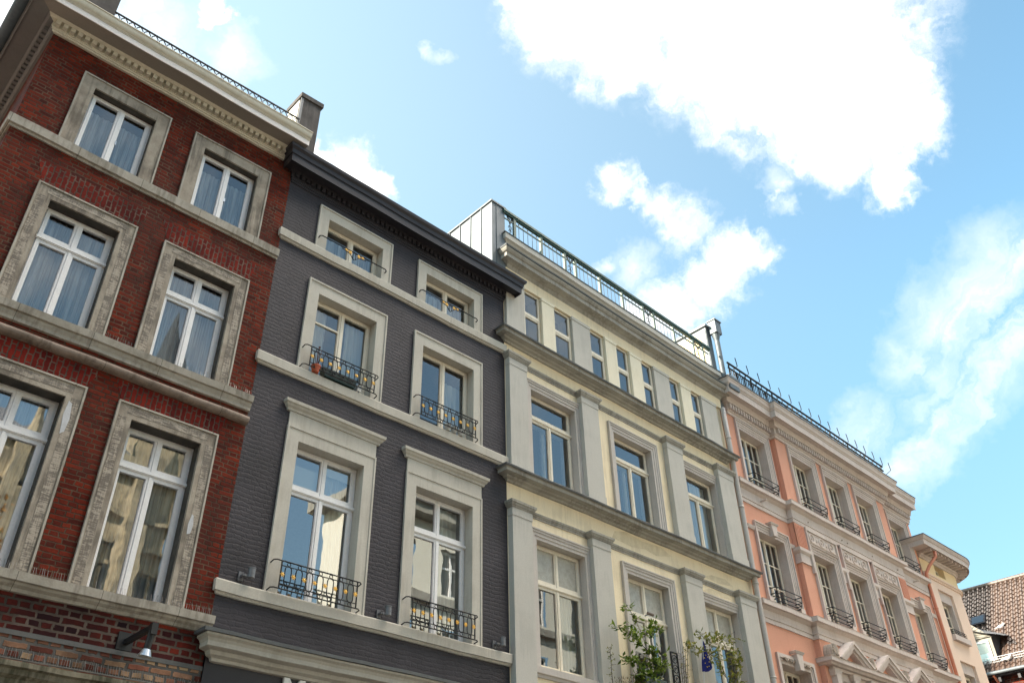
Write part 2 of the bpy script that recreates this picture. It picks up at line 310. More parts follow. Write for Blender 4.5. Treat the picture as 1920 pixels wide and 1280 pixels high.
M = dict(
 redbrick=brick('red_brick', [(.06,.008,.004),(.12,.013,.005),(.18,.022,.008),(.09,.011,.005)], (.12,.07,.045), bw=.25, rh=.076, ms=.011, stain=(.055,.022,.018)),
 lowbrick=brick('old_brick', [(.025,.01,.013),(.12,.018,.012),(.2,.028,.014),(.05,.013,.015)], (.14,.105,.085), bw=.31, rh=.1, ms=.02, bump=1.),
 palebrick=brick('patched_brick', [(.1,.03,.022),(.3,.12,.08),(.42,.3,.18),(.2,.06,.04)], (.13,.12,.11), bw=.31, rh=.1, ms=.022, bump=1.),
 archbrick=brick('arch_brick', [(.09,.008,.006),(.15,.011,.006),(.19,.016,.008),(.12,.01,.006)], (.15,.1,.075), bw=.27, rh=.08, ms=.012, vertical=True),
 darkbrick=brick('dark_painted_brick', [(.1,.1,.1)]*2, (.1,.1,.1), bw=.27, rh=.08, ms=.016, bump=.65, painted=(.036,.032,.038), wob=2.6, rough=.62),
 redstone=plaster('weathered_stone', (.4,.35,.285), (.21,.175,.14), .9, 2.4, bump=.7, bscale=34, streak=(.06,.05,.04), samt=.55),
 torusstone=plaster('worn_round_stone', (.3,.235,.19), (.15,.115,.09), .9, 2.2, bump=.5, bscale=30, streak=(.07,.05,.04), samt=.5, joint=1.9), sillstone=plaster('sill_stone', (.46,.42,.36), (.3,.27,.22), .8, 3., bump=.5, bscale=45, streak=(.14,.12,.095), samt=.5, joint=1.07),
 mossstone=plaster('mossy_stone', (.26,.23,.17), (.1,.095,.06), .9, 3.5, bump=.9, bscale=28, streak=(.05,.05,.03), samt=.8),
 mortarband=plaster('cement_band', (.13,.13,.125), (.09,.09,.09), .7, 3., bump=.5, bscale=40),
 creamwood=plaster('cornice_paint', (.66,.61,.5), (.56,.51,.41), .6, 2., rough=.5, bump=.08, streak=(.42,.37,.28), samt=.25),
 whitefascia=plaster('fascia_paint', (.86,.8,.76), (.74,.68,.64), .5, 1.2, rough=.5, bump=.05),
 sidegrey=plaster('side_cornice_grey', (.2,.19,.185), (.15,.145,.14), .5, 1.2, rough=.6, bump=.05), soffit=plaster('soffit_paint', (.3,.265,.23), (.24,.21,.185), .5, 1., rough=.6, bump=.05),
 whiteframe=plaster('white_frame_paint', (.84,.83,.83), (.76,.75,.73), .5, 5., rough=.38, bump=.03, spec=.4),
 creamframe=plaster('cream_frame_paint', (.8,.74,.62), (.68,.62,.5), .5, 5., rough=.45, bump=.04),
 greystone=plaster('greige_trim', (.55,.52,.455), (.46,.43,.375), .6, 1.6, bump=.15, streak=(.34,.31,.26), samt=.35),
 darkpaint=plaster('charcoal_paint', (.04,.037,.044), (.028,.026,.031), .6, 1.5, rough=.42, bump=.08),
 darkroof=plaster('dark_roofing', (.05,.05,.055), (.03,.03,.033), .6, 2., rough=.7, bump=.3),
 cream=plaster('cream_render', (.86,.745,.54), (.79,.67,.465), .6, 1.3, bump=.25, streak=(.55,.46,.32), samt=.32),
 creampier=plaster('pale_cream_paint', (.8,.74,.59), (.72,.66,.51), .5, 1.6, bump=.12, streak=(.55,.48,.34), samt=.25),
 patchpaint=plaster('patch_paint', (.76,.66,.47), (.6,.5,.34), .9, 5., bump=.5, bscale=30), greyp=plaster('grey_pilaster_paint', (.52,.5,.455), (.46,.44,.395), .5, 1.1, bump=.12, streak=(.32,.32,.29), samt=.25),
 greytrim=plaster('grey_moulding', (.42,.4,.355), (.3,.285,.25), .8, 2.2, bump=.25, streak=(.17,.16,.14), samt=.5),
 lilac=plaster('lilac_grey_trim', (.56,.52,.48), (.48,.44,.41), .5, 1.8, bump=.12, streak=(.38,.35,.32), samt=.25),
 lead=plaster('lead_flashing', (.16,.17,.18), (.1,.11,.12), .7, 2.5, rough=.5, bump=.2, metal=.3),
 zinc=plaster('zinc_sheet', (.17,.19,.205), (.12,.14,.155), .8, 1.6, rough=.5, bump=.08, metal=.2, streak=(.1,.115,.125), samt=.4),
 pink=plaster('salmon_render', (.7,.355,.25), (.61,.30,.21), .5, .9, bump=.15, streak=(.56,.25,.17), samt=.22),
 pinktrim=plaster('rose_beige_trim', (.63,.55,.505), (.54,.465,.425), .5, 1.3, bump=.15, streak=(.42,.34,.29), samt=.3),
 pinkcarve=plaster('carved_trim', (.56,.47,.4), (.36,.3,.25), .9, 6., bump=.5, streak=(.2,.17,.14), samt=.6),
 farwall=plaster('peach_render', (.84,.655,.53), (.77,.595,.475), .5, .8, bump=.1),
 farwall2=plaster('yellow_render', (.86,.68,.42), (.78,.62,.38), .5, .8, bump=.1),
 iron=simple('black_iron', (.016,.016,.017), .6, .0, .3), gold=simple('gold_paint', (.75,.42,.09), .35, .6),
 green=simple('green_metal', (.06,.11,.09), .45, .2), greenpale=simple('pale_green_metal', (.1,.14,.11), .5, .1), darkgreen=simple('dark_green_plastic', (.014,.035,.028), .45),
 steel=simple('brushed_steel', (.5,.52,.54), .3, .8), darkmetal=simple('lamp_grey', (.17,.17,.18), .45, .3), greymetal=simple('grey_metal', (.3,.3,.31), .4, .5), black=simple('black_metal', (.01,.01,.011), .45),
 camhouse=simple('camera_housing', (.16,.12,.1), .5), deadstem=simple('dead_stem', (.1,.03,.025), .8), terracotta=simple('terracotta', (.42,.09,.035), .7), whitepl=simple('white_letters', (.82,.82,.8), .4), wire=simple('spike_wire', (.2,.19,.18), .35, .5),
 copperpipe=simple('salmon_pipe', (.6,.22,.13), .5), greypipe=plaster('painted_pipe', (.55,.5,.46), (.47,.42,.39), .5, 2., rough=.5, bump=.05), darktone=plaster('dark_stone', (.1,.092,.08), (.045,.042,.038), .9, 3., bump=.5, bscale=30), rust=simple('red_lamp_ring', (.1,.012,.01), .5),
 glass=glassmat('window_glass', .1, wav=.012), glass2=glassmat('old_window_glass', .2, wav=.025, sc=2.), glassd=glassmat('dim_window_glass', .07, (.7,.75,.78)),
 frosted=plaster('frosted_glass', (.42,.41,.36), (.3,.29,.255), .8, 9., rough=.25, bump=.8, bscale=26, spec=.6),
 curtain=cloth('sheer_curtain', (.82,.82,.85), .36, .3), curtain2=cloth('white_curtain', (.88,.87,.84), .16, .14), blind=cloth('white_blind', (.8,.79,.74), .02),
 room=simple('room_wall', (.13,.125,.12), .9), bluepot=simple('pale_pot', (.55,.55,.52), .6),
 flag=cloth('blue_flag_cloth', (.025,.03,.15), 0.), star=simple('yellow_star', (.8,.6,.05), .6),
 leaf=leafmat('green_leaf', (.05,.1,.015), (.13,.2,.03), (.22,.28,.05)), leaf2=leafmat('yellow_green_leaf', (.09,.13,.02), (.2,.22,.04), (.32,.27,.06)),
 dry=leafmat('dry_growth', (.09,.05,.025), (.16,.09,.04), (.1,.12,.03)), autumn=leafmat('autumn_leaf', (.12,.1,.02), (.35,.16,.03), (.4,.22,.05)),
 bark=simple('bark', (.06,.045,.035), .9), pigeon=simple('pigeon_feather', (.7,.7,.7), .8),
 churchstone=plaster('church_stone', (.45,.37,.25), (.2,.17,.12), .9, 2., bump=.8, bscale=12, streak=(.1,.085,.06), samt=.7),
 slate=plaster('slate', (.09,.095,.105), (.05,.052,.06), .8, 4., rough=.5, bump=.3), whitewall=plaster('white_render', (.8,.77,.68), (.7,.66,.57), .5, 1., bump=.1),
 tile=plaster('clay_tile', (.125,.082,.062), (.055,.034,.028), .9, 5., rough=.45, bump=.3, bscale=18, spec=.4), tiledark=plaster('glazed_tile', (.05,.045,.055), (.03,.028,.035), .7, 4., rough=.4, bump=.3),
 scale_l=plaster('pale_slate_scale', (.3,.28,.235), (.2,.185,.155), .7, 5., rough=.6), paleblind=simple('pale_blue_blind', (.5,.66,.66), .6),
 asphalt=plaster('asphalt', (.05,.05,.05), (.035,.035,.035), .6, 3., bump=.5), paving=plaster('paving_stone', (.12,.11,.1), (.08,.075,.068), .6, 4., bump=.4),
 patch=plaster('repair_mortar', (.55,.56,.58), (.42,.42,.43), .6, 8., bump=.4), redglow=simple('red_object', (.5,.06,.03), .6), blueobj=simple('blue_panel', (.04,.16,.5), .5))
def combed():
    m, nt = newmat('combed_stone'); P = pos(nt)
    sp = N(nt, 'ShaderNodeSeparateXYZ', inp={0: P})
    n0 = N(nt, 'ShaderNodeTexNoise', inp={'Vector': P, 'Scale': 5., 'Detail': 4.}).outputs['Fac']
    mp = N(nt, 'ShaderNodeMapping', inp={'Vector': P, 'Scale': (9., 9., 55.)}).outputs[0]
    mp2 = N(nt, 'ShaderNodeMapping', inp={'Vector': P, 'Scale': (55., 55., 6.)}).outputs[0]
    na = N(nt, 'ShaderNodeTexNoise', inp={'Vector': mp, 'Scale': 1., 'Detail': 3.}).outputs['Fac']
    nb = N(nt, 'ShaderNodeTexNoise', inp={'Vector': mp2, 'Scale': 1., 'Detail': 3.}).outputs['Fac']
    k = math_(nt, 'ADD', math_(nt, 'MULTIPLY', na, .6), math_(nt, 'MULTIPLY', nb, .4))
    k = math_(nt, 'ADD', k, math_(nt, 'MULTIPLY', math_(nt, 'SUBTRACT', n0, .5), .5))
    f = N(nt, 'ShaderNodeMapRange', inp={'Value': k, 'From Min': .42, 'From Max': .56}).outputs[0]
    c = N(nt, 'ShaderNodeMixRGB', inp={0: f, 1: (.38,.33,.27,1), 2: (.17,.145,.12,1)}).outputs[0]
    bp = N(nt, 'ShaderNodeBump', inp={'Height': k, 'Strength': .9, 'Distance': -.012}).outputs[0]
    b = N(nt, 'ShaderNodeBsdfPrincipled', inp={'Base Color': c, 'Roughness': .9, 'Normal': bp}); finish(nt, b.outputs[0]); return m
M['combed'] = combed()
# ---------------------------------------------------------------- facade builders
def wall(mb, x0, x1, z0, z1, holes, o=0., rev=.3):
    xs = sorted({x0, x1, *[h[0] for h in holes], *[h[1] for h in holes]}); zs = sorted({z0, z1, *[h[2] for h in holes], *[h[3] for h in holes]})
    xs = [x for x in xs if x0 <= x <= x1]; zs = [z for z in zs if z0 <= z <= z1]
    y = D-o
    for a, b in zip(xs, xs[1:]):
        for c, d in zip(zs, zs[1:]):
            mx, mz = (a+b)/2, (c+d)/2
            if any(h[0] < mx < h[1] and h[2] < mz < h[3] for h in holes): continue
            mb.quad((a,y,c), (b,y,c), (b,y,d), (a,y,d))
    for h in holes:
        a, b, c, d = h[:4]; yb = y+rev
        mb.quad((a,y,c), (a,y,d), (a,yb,d), (a,yb,c)); mb.quad((b,y,d), (b,y,c), (b,yb,c), (b,yb,d))
        mb.quad((a,y,d), (b,y,d), (b,yb,d), (a,yb,d)); mb.quad((b,y,c), (a,y,c), (a,yb,c), (b,yb,c))
def shell(root, x0, x1, z1, depth, mat, roofmat, side=True, zr=None):
    m = MB(); y1 = D+depth
    for x in (x0, x1): m.quad((x, D+.02, 0), (x, y1, 0), (x, y1, z1), (x, D+.02, z1))
    m.quad((x0, y1, 0), (x1, y1, 0), (x1, y1, z1), (x0, y1, z1))
    m.build('side_wall', mat, root)
    m = MB(); zz = z1 if zr is None else zr
    m.add([(x0, D+.1, z1-.02), (x1, D+.1, z1-.02), (x1, D+depth/2, zz), (x0, D+depth/2, zz), (x1, y1, z1-.02), (x0, y1, z1-.02)], [(0,1,2,3), (3,2,4,5), (1,4,2), (0,3,5)])
    m.build('roof', roofmat, root)
def architrave(mb, x0, x1, z0, z1, w, bands, o=0., wt=None, lining=None):
    """stepped surround round opening x0..x1, z0..z1; bands = (from, to, projection) as fractions of the width"""
    wt = wt or w
    for i, (a, b, p) in enumerate(bands):
        e = .007 if a == 0 else 0
        mb.box(x0-w*b, x0-w*a+e, o-.03, o+p, z0, z1+wt*a-e); mb.box(x1+w*a-e, x1+w*b, o-.03, o+p, z0, z1+wt*a-e)
        mb.box(x0-w*b, x1+w*b, o-.03, o+p, z1+wt*a-e, z1+wt*b)
    if lining:
        mb.box(x0-.003, x0+.004, o-lining, o-.02, z0, z1); mb.box(x1-.004, x1+.003, o-lining, o-.02, z0, z1); mb.box(x0+.004, x1-.004, o-lining, o-.02, z1-.004, z1+.003)
def curtain(root, x0, x1, z0, z1, yo, mat, amp=.022, per=.1, name='curtain', gather=0.):
    m = MB(); n = max(12, int((x1-x0)/per*7)); ph = random.random()*6
    rows = 6
    for j in range(rows+1):
        t = j/rows; z = z1+(z0-z1)*t
        for i in range(n+1):
            s_ = i/n; x = x0+(x1-x0)*s_
            if gather: x = x0 + (x-x0)*(1-gather*math.sin(math.pi*min(1, t*1.15))*.8)
            y = D-yo+amp*(math.sin(2*math.pi*(x1-x0)*s_/per+ph+.35*math.sin(5*t))+.5*math.sin(2*math.pi*(x1-x0)*s_/per*.37+ph*2))*(0.5+.5*t)
            m.v.append((x, y, z))
    for j in range(rows):
        for i in range(n): a = j*(n+1)+i; m.f.append((a, a+1, a+n+2, a+n+1))
    m.smooth = True; return m.build(name, mat, root)
def window(root, x0, x1, z0, z1, o, rev, frame='whiteframe', zt=None, split=True, top_split=True, mun=None, glass='glass', cur=(), depth=1.3, fw=.055, sw=.055, roomm='room', tmun=None, frosted=False, bead=.03, lbar=None, splitx=.5):
    yo = o-rev; f = MB()
    f.box(x0, x0+fw, yo-.07, yo-.02, z0, z1); f.box(x1-fw, x1, yo-.07, yo-.02, z0, z1)
    f.box(x0+fw, x1-fw, yo-.07, yo-.022, z1-fw, z1); f.box(x0+fw, x1-fw, yo-.07, yo-.022, z0, z0+fw)
    g = MB(); fr = MB(); xm = x0+(x1-x0)*splitx
    def sash(a, b, c, d, mu, isf=False):
        f.box(a, a+sw, yo-.06, yo, c, d); f.box(b-sw, b, yo-.06, yo, c, d)
        f.box(a+sw, b-sw, yo-.06, yo-.001, c, c+sw*1.15); f.box(a+sw, b-sw, yo-.06, yo-.001, d-sw, d)
        # glazing bead
        e = .01
        for q in ((a+sw, a+sw+e, c+sw, d-sw), (b-sw-e, b-sw, c+sw, d-sw)): f.box(q[0], q[1], yo-.045, yo-.012, q[2], q[3])
        if mu:
            nx, nz = mu
            for i in range(1, nx): xx = a+sw+(b-a-2*sw)*i/nx; f.box(xx-.014, xx+.014, yo-.045, yo-.006, c+sw, d-sw)
            for i in range(1, nz): zz = c+sw+(d-c-2*sw)*i/nz; f.box(a+sw, b-sw, yo-.044, yo-.008, zz-.014, zz+.014)
        t = random.uniform(-1,1)*.0015; t2 = random.uniform(-1,1)*.002; yy = D-(yo-.034)
        (fr if isf else g).quad((a+sw*.8, yy+t+t2, c+sw*.8), (b-sw*.8, yy-t+t2, c+sw*.8), (b-sw*.8, yy-t-t2, d-sw*.8), (a+sw*.8, yy+t-t2, d-sw*.8))
    a0, a1 = x0+fw-.012, x1-fw+.012; b0 = z0+fw-.012; b1 = z1-fw+.012
    zl = b1 if zt is None else zt-.035
    if split:
        sash(a0, xm, b0, zl, mun); sash(xm, a1, b0, zl, mun); f.box(xm-.022, xm+.022, yo-.02, yo+.014, b0+.01, zl-.01)
    else: sash(a0, a1, b0, zl, mun)
    if lbar: f.box(a0+sw, xm-sw, yo-.045, yo-.004, lbar-.018, lbar+.018)
    if zt is not None:
        f.box(x0+.004, x1-.004, yo-.07, yo+bead*.5, zt-.035, zt+.035); f.box(x0+.004, x1-.004, yo-.01, yo+bead, zt-.02, zt+.016)
        if top_split:
            sash(a0, xm, zt+.035, b1, tmun, frosted); sash(xm, a1, zt+.035, b1, tmun, frosted); f.box(xm-.022, xm+.022, yo-.02, yo+.012, zt+.035, b1)
        else: sash(a0, a1, zt+.035, b1, tmun, frosted)
    w = f.build('window', M[frame], root)
    g.build('pane', M[glass], w)
    if fr.f: fr.build('frosted_pane', M['frosted'], w)
    for c in cur:
        kind = c[0]; ca, cb, cc, cd = [(x0+(x1-x0)*c[1]), (x0+(x1-x0)*c[2]), (z0+(z1-z0)*c[3]), (z0+(z1-z0)*c[4])]
        if kind == 'blind':
            m = MB(); m.box(ca, cb, yo-.13, yo-.11, cc, cd); m.build('blind', M['blind'], w)
        elif kind == 'inner':     # second, inner casement behind the glass
            m = MB(); yi = yo-.22
            for xa, xb in ((ca, ca+.07), (cb-.07, cb), ((ca+cb)/2-.06, (ca+cb)/2+.06)): m.box(xa, xb, yi-.05, yi, cc, cd)
            m.box(ca+.07, cb-.07, yi-.052, yi-.002, cd-.12, cd); m.box(ca+.07, cb-.07, yi-.052, yi-.002, cc, cc+.1)
            m.build('inner_casement', M['whiteframe'], w)
        else: curtain(w, ca, cb, cc, cd, yo-(.17 if kind == 'sheer' else .2), M['curtain' if kind == 'sheer' else 'curtain2'], per=c[5] if len(c) > 5 else .11, gather=c[6] if len(c) > 6 else 0)
    r = MB(); ya, yb = D-(yo-.07), D-(yo-.07)+depth; e = .25
    r.quad((x0-e,yb,z0-e), (x1+e,yb,z0-e), (x1+e,yb,z1+e), (x0-e,yb,z1+e))
    for xx in (x0-e, x1+e): r.quad((xx,ya,z0-e), (xx,yb,z0-e), (xx,yb,z1+e), (xx,ya,z1+e))
    for zz in (z0-e, z1+e): r.quad((x0-e,ya,zz), (x1+e,ya,zz), (x1+e,yb,zz), (x0-e,yb,zz))
    for q in ((x0-e, x0, z0-e, z1+e), (x1, x1+e, z0-e, z1+e), (x0, x1, z0-e, z0), (x0, x1, z1, z1+e)): r.quad((q[0],ya,q[2]), (q[1],ya,q[2]), (q[1],ya,q[3]), (q[0],ya,q[3]))
    r.build('room_interior', M[roomm], w)
    return w
def spikes(root, segs, lbl=None, h=.12, step=.035, r=.0022, name='bird_spikes'):
    m = MB()
    for x0, x1, o, z in segs:
        x = x0
        while x < x1:
            dx, do = random.uniform(-.012,.012), random.choice((-.03, .0, .03)); hh = h*random.uniform(.85,1.1)
            m.tube([(x, D-o, z), (x+dx, D-o-do, z+hh)], r, 4); x += step*random.uniform(.8,1.2)
        m.box(x0, x1, o-.008, o+.008, z-.004, z+.004)
    return m.build(name, M['wire'], root)
# ================================================================ SETTING
g = MB(); g.bx(-400, 400, -400, 400, -.6, 0); struct(g.build('ground', M['paving']))
g = MB(); g.bx(-60, 60, -1, 8.2, -.5, .004); struct(g.build('road', M['asphalt']))
g = MB(); g.bx(-60, 60, 8.2, 12.05, -.4, .13); struct(g.build('pavement', M['paving']))
# ================================================================ RED BRICK HOUSE
def red_house():
    WARP[0] = 'R'
    t = thing('brick_house', 'red brick corner house with weathered stone window surrounds and a deep cream cornice', 'building', (.7, 12, 0))
    X0, X1 = .72, 5.5
    cols = ((1.62, 2.74), (3.69, 4.82))
    fl = ((5.79, 8.39, .2, 7.74), (9.5, 11.57, .17, 10.96), (12.79, 14.31, .12, None))
    holes = [(a, b, z0, z1) for a, b in cols for z0, z1, r, zt in fl]
    m = MB(); wall(m, X0, X1, 5.2, 15.3, holes, rev=.4); m.quad((X0,12,0),(X0,22,0),(X0,22,15.3),(X0,12,15.3)); m.build('wall', M['redbrick'], t)
    m = MB(); wall(m, X0, X1, 5.1, 5.66, [], .012); m.build('wall_panel', M['lowbrick'], t)
    m = MB(); wall(m, X0, X1, 4.7, 5.06, [], .03); m.build('wall_panel', M['palebrick'], t)
    m = MB(); wall(m, X0, X1, 0, 4.7, [(1.2, 2.6, .1, 3.4), (3.4, 4.9, .6, 3.4)], 0, .3); m.box(1.2, 2.6, -.3, -.25, .1, 3.4); m.box(3.4, 4.9, -.3, -.25, .6, 3.4); m.build('shop_front', M['redstone'], t)
    m = MB(); m.box(X0, X1, -.05, .04, 5.06, 5.12); m.build('cement_band', M['mortarband'], t)
    m = MB(); m.quad((X0,22,0),(X1,22,0),(X1,22,15.3),(X0,22,15.3)); m.quad((X1,12.1,0),(X1,22,0),(X1,22,15.3),(X1,12.1,15.3)); m.build('back_wall', M['redbrick'], t)
    m = MB(); m.add([(.3,11.8,15.5),(5.5,11.8,15.5),(5.5,17,17.5),(2.5,17,17.5),(5.5,22,15.5),(.3,22,15.5)], [(0,1,2,3),(3,2,4,5),(0,3,5),(1,4,2)]); m.build('roof', M['darkroof'], t)
    # string courses
    m = MB(); m.run([(0,12.58),(.03,12.58),(.035,12.62),(.075,12.63),(.09,12.79),(0,12.80)], X0, X1, L=9.9); m.build('string_course', M['sillstone'], t)
    m = MB(); m.run([(0,9.24),(.045,9.25),(.05,9.3),(.07,9.34),(.075,9.38),(.11,9.39),(.13,9.50),(0,9.515)], X0, X1, L=9.9); m.build('string_course', M['sillstone'], t)
    m = MB(); m.run([(0,8.99)]+[(.015+.085*math.sin(a*math.pi/8), 9.07-.075*math.cos(a*math.pi/8)) for a in range(0,9)]+[(0,9.16)], X0, X1, L=9.9); m.build('round_moulding', M['torusstone'], t)
    m = MB(); m.run([(0,5.56),(.04,5.57),(.06,5.61),(.1,5.64),(.11,5.67),(.15,5.68),(.16,5.79),(0,5.80)], X0, X1, L=9.9); m.build('string_course', M['sillstone'], t)
    m = MB(); m.run([(0,4.48),(.05,4.5),(.06,4.56),(.11,4.6),(.12,4.66),(.16,4.68),(.16,4.74),(0,4.78)], X0, X1, L=9.9); m.build('ledge', M['mossstone'], t)
    # surrounds
    for a, b in cols:
        for z0, z1, r, zt in fl:
            m = MB(); architrave(m, a, b, z0, z1, .24, ((.88, 1, .05),)); m.build('surround_fillet', M['sillstone'], t)
            if z1 < 12:
                m = MB(); q = .24
                for e in (a-q*.8, b+q*.3): m.box(e, e+q*.5, 0, .034, z0+.02, z1)
                m.box(a-q*.3, b+q*.3, 0, .034, z1+q*.3, z1+q*.75); m.build('tooled_face', M['combed'], t)
            m = MB(); architrave(m, a, b, z0, z1, .24, ((0, .88, .03),)); m.build('window_surround', M['redstone'], t)
            m = MB(); m.box(b-.012, b-.004, -r, -.035, z0, z1-.012); m.box(a+.004, a+.01, -r, -.035, z0, z1-.012); m.box(a+.004, b-.004, -r, -.002, z1-.012, z1-.008); m.build('dark_reveal', M['darktone'], t)  # dark lining on both jambs and the lintel underside
    m = MB(); m.ext([(4.88,6.9),(4.93,6.92),(4.95,7.05),(4.93,7.2),(4.9,7.22),(4.87,7.05)], .02, .035); m.ext([(2.8,7.8),(2.85,7.85),(2.87,8.05),(2.84,8.3),(2.79,8.33),(2.77,8.1)], .02, .035); m.build('mortar_patch', M['patch'], t)
    # soldier arches over the openings
    for a, b in cols:
        for zb, h in ((8.64, .33), (11.83, .42)):
            m = MB(); m.ext([(a-.2, zb), (b+.2, zb), (b+.36, zb+h), (a-.36, zb+h)], 0, .004); m.build('brick_arch', M['archbrick'], t)
    sheer = lambda h: (('sheer', .02, .98, 0, h, .095),)
    for k, (a, b) in enumerate(cols):
        window(t, a+.005, b-.005, 12.79, 14.305, 0, .12, cur=sheer(.82))
        window(t, a+.005, b-.005, 9.5, 11.565, 0, .17, zt=10.94, cur=sheer(.97) if k == 0 else (('sheer', .02, .48, 0, .97, .08), ('sheer', .56, .98, 0, .97, .13)))
        window(t, a+.005, b-.005, 5.79, 8.385, 0, .2, zt=7.74, cur=sheer(.99), glass='glass2')
    m = MB()
    for z in (13.25, 13.25): pass
    for x, z in ((2.2, 13.42), (4.28, 13.42)): m.box(x+.03, x+.06, -.16, -.12, z, z+.09)
    m.build('window_handle', M['steel'], t)
    # cornice
    bed = [(0,15.06),(.045,15.065),(.05,15.09),(.07,15.10),(.075,15.125),(.09,15.13),(.09,15.245),(.17,15.25),(.185,15.27),(.21,15.305),(0,15.31)]
    m = MB(); m.run(bed, X0, X1, L=9.9, only='front'); m.build('cornice_moulding', M['creamwood'], t)
    m = MB(); m.run(bed, X0, X1, L=9.9, only='side'); m.build('cornice_moulding', M['sidegrey'], t)  # side returns coloured a darker grey than the front
    m = MB(); x = X0-.05
    while x < X1-.05: m.box(x, x+.075, .085, .175, 15.145, 15.24); x += .124
    m.build('dentils', M['creamwood'], t); m = MB()
    y = 12.1
    while y < 20: m.bx(X0-.16, X0-.085, y, y+.072, 15.15, 15.24); y += .124
    m.build('dentils', M['sidegrey'], t)
    m = MB(); m.run([(0,15.302),(.5,15.302),(.5,15.33),(0,15.34)], X0, 5.52, L=9.9, only='front'); m.build('soffit', M['soffit'], t)
    m = MB(); m.run([(0,15.302),(.5,15.302),(.5,15.33),(0,15.34)], X0, 5.52, L=9.9, only='side'); m.build('soffit', M['sidegrey'], t)
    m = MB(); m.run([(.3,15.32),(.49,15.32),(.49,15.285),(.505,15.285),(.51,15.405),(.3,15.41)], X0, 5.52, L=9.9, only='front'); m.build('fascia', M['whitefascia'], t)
    m = MB(); m.run([(.3,15.32),(.49,15.32),(.49,15.285),(.505,15.285),(.51,15.405),(.3,15.41)], X0, 5.52, L=9.9, only='side'); m.build('fascia', M['sidegrey'], t)
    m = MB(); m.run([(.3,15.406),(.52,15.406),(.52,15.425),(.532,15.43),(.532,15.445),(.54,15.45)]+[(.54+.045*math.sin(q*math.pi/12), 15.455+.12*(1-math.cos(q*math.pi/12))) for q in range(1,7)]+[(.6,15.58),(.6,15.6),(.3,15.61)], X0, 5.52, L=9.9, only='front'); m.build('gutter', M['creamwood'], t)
    m = MB(); m.run([(.3,15.406),(.52,15.406),(.52,15.425),(.532,15.43),(.532,15.445),(.54,15.45)]+[(.54+.045*math.sin(q*math.pi/12), 15.455+.12*(1-math.cos(q*math.pi/12))) for q in range(1,7)]+[(.6,15.58),(.6,15.6),(.3,15.61)], X0, 5.52, L=9.9, only='side'); m.build('gutter', M['sidegrey'], t)
    m = MB(); m.box(.3, 5.5, -1, .55, 15.585, 15.615); m.build('gutter_lining', M['lead'], t)
    m = MB(); m.smooth = True; m.tube([(.10,11.36,15.5),(.10,22,15.5)], .105, 14); m.build('side_gutter', M['zinc'], t)
    # firewall heads
    m = MB(); m.bx(5.42, 5.9, 12.0, 12.55, 15.6, 17.12); m.bx(5.38, 5.94, 11.96, 12.6, 17.12, 17.24); m.build('chimney', M['darkstack'] , t)
    m = MB(); m.bx(5.408, 5.42, 12.08, 12.55, 15.6, 17.1); m.build('chimney_side', M['whitewall'], t)
    m = MB(); m.box(5.4, 5.46, 0.0, .015, 15.6, 17.1); m.build('chimney_flashing', M['lead'], t)
    m = MB(); m.bx(1.0, 1.47, 11.98, 14.5, 15.6, 17.6); m.bx(.96, 1.5, 11.9, 14.6, 17.6, 17.75); m.build('chimney', M['darkstack'], t)
    # roof railing
    m = MB(); o = .33; zb, zt2 = 15.86, 16.06; xa, xb = 1.42, 5.3
    m.box(xa, xb, o-.014, o+.014, zt2-.024, zt2); m.box(xa, xb, o-.013, o+.013, zb-.018, zb)
    x = xa+.05
    while x < xb-.05:
        m.tube([(x, D-o, 15.7), (x, D-o, zb)], .007, 4)
        m.tube([(x, D-o, zb), (x-.05, D-o, zb+.04), (x-.06, D-o, zb+.1), (x, D-o, zt2-.02)], .0105, 4)
        m.tube([(x, D-o, zb), (x+.05, D-o, zb+.04), (x+.06, D-o, zb+.1), (x, D-o, zt2-.02)], .0105, 4)
        m.tube([(x+.07, D-o, zb), (x+.07, D-o, zb+.06)], .013, 4)
        x += .145
    m.build('roof_railing', M['iron'], t)
    spikes(t, [(2.98, 3.4, .08, 9.51), (5.08, 5.48, .08, 9.51), (4.2, 4.8, .06, 9.51)], h=.11)
    spikes(t, [(2.5, 3.42, .1, 5.8), (4.8, 5.48, .1, 5.8), (.8, 1.4, .1, 5.8), (3.72, 4.85, .11, 5.8)], h=.11)
    spikes(t, [(1.0, 5.45, .12, 4.77)], h=.13, step=.033); spikes(t, [(5.35, 5.85, -.02, 15.9)], h=.1, step=.1)
    WARP[0] = False
    return t
M['darkstack'] = plaster('shaded_stack', (.1,.088,.082), (.055,.05,.048), .8, 3., bump=.4, streak=(.2,.18,.17), samt=.4)  # stack fronts coloured dark for their shade; one side stays white
red_house()
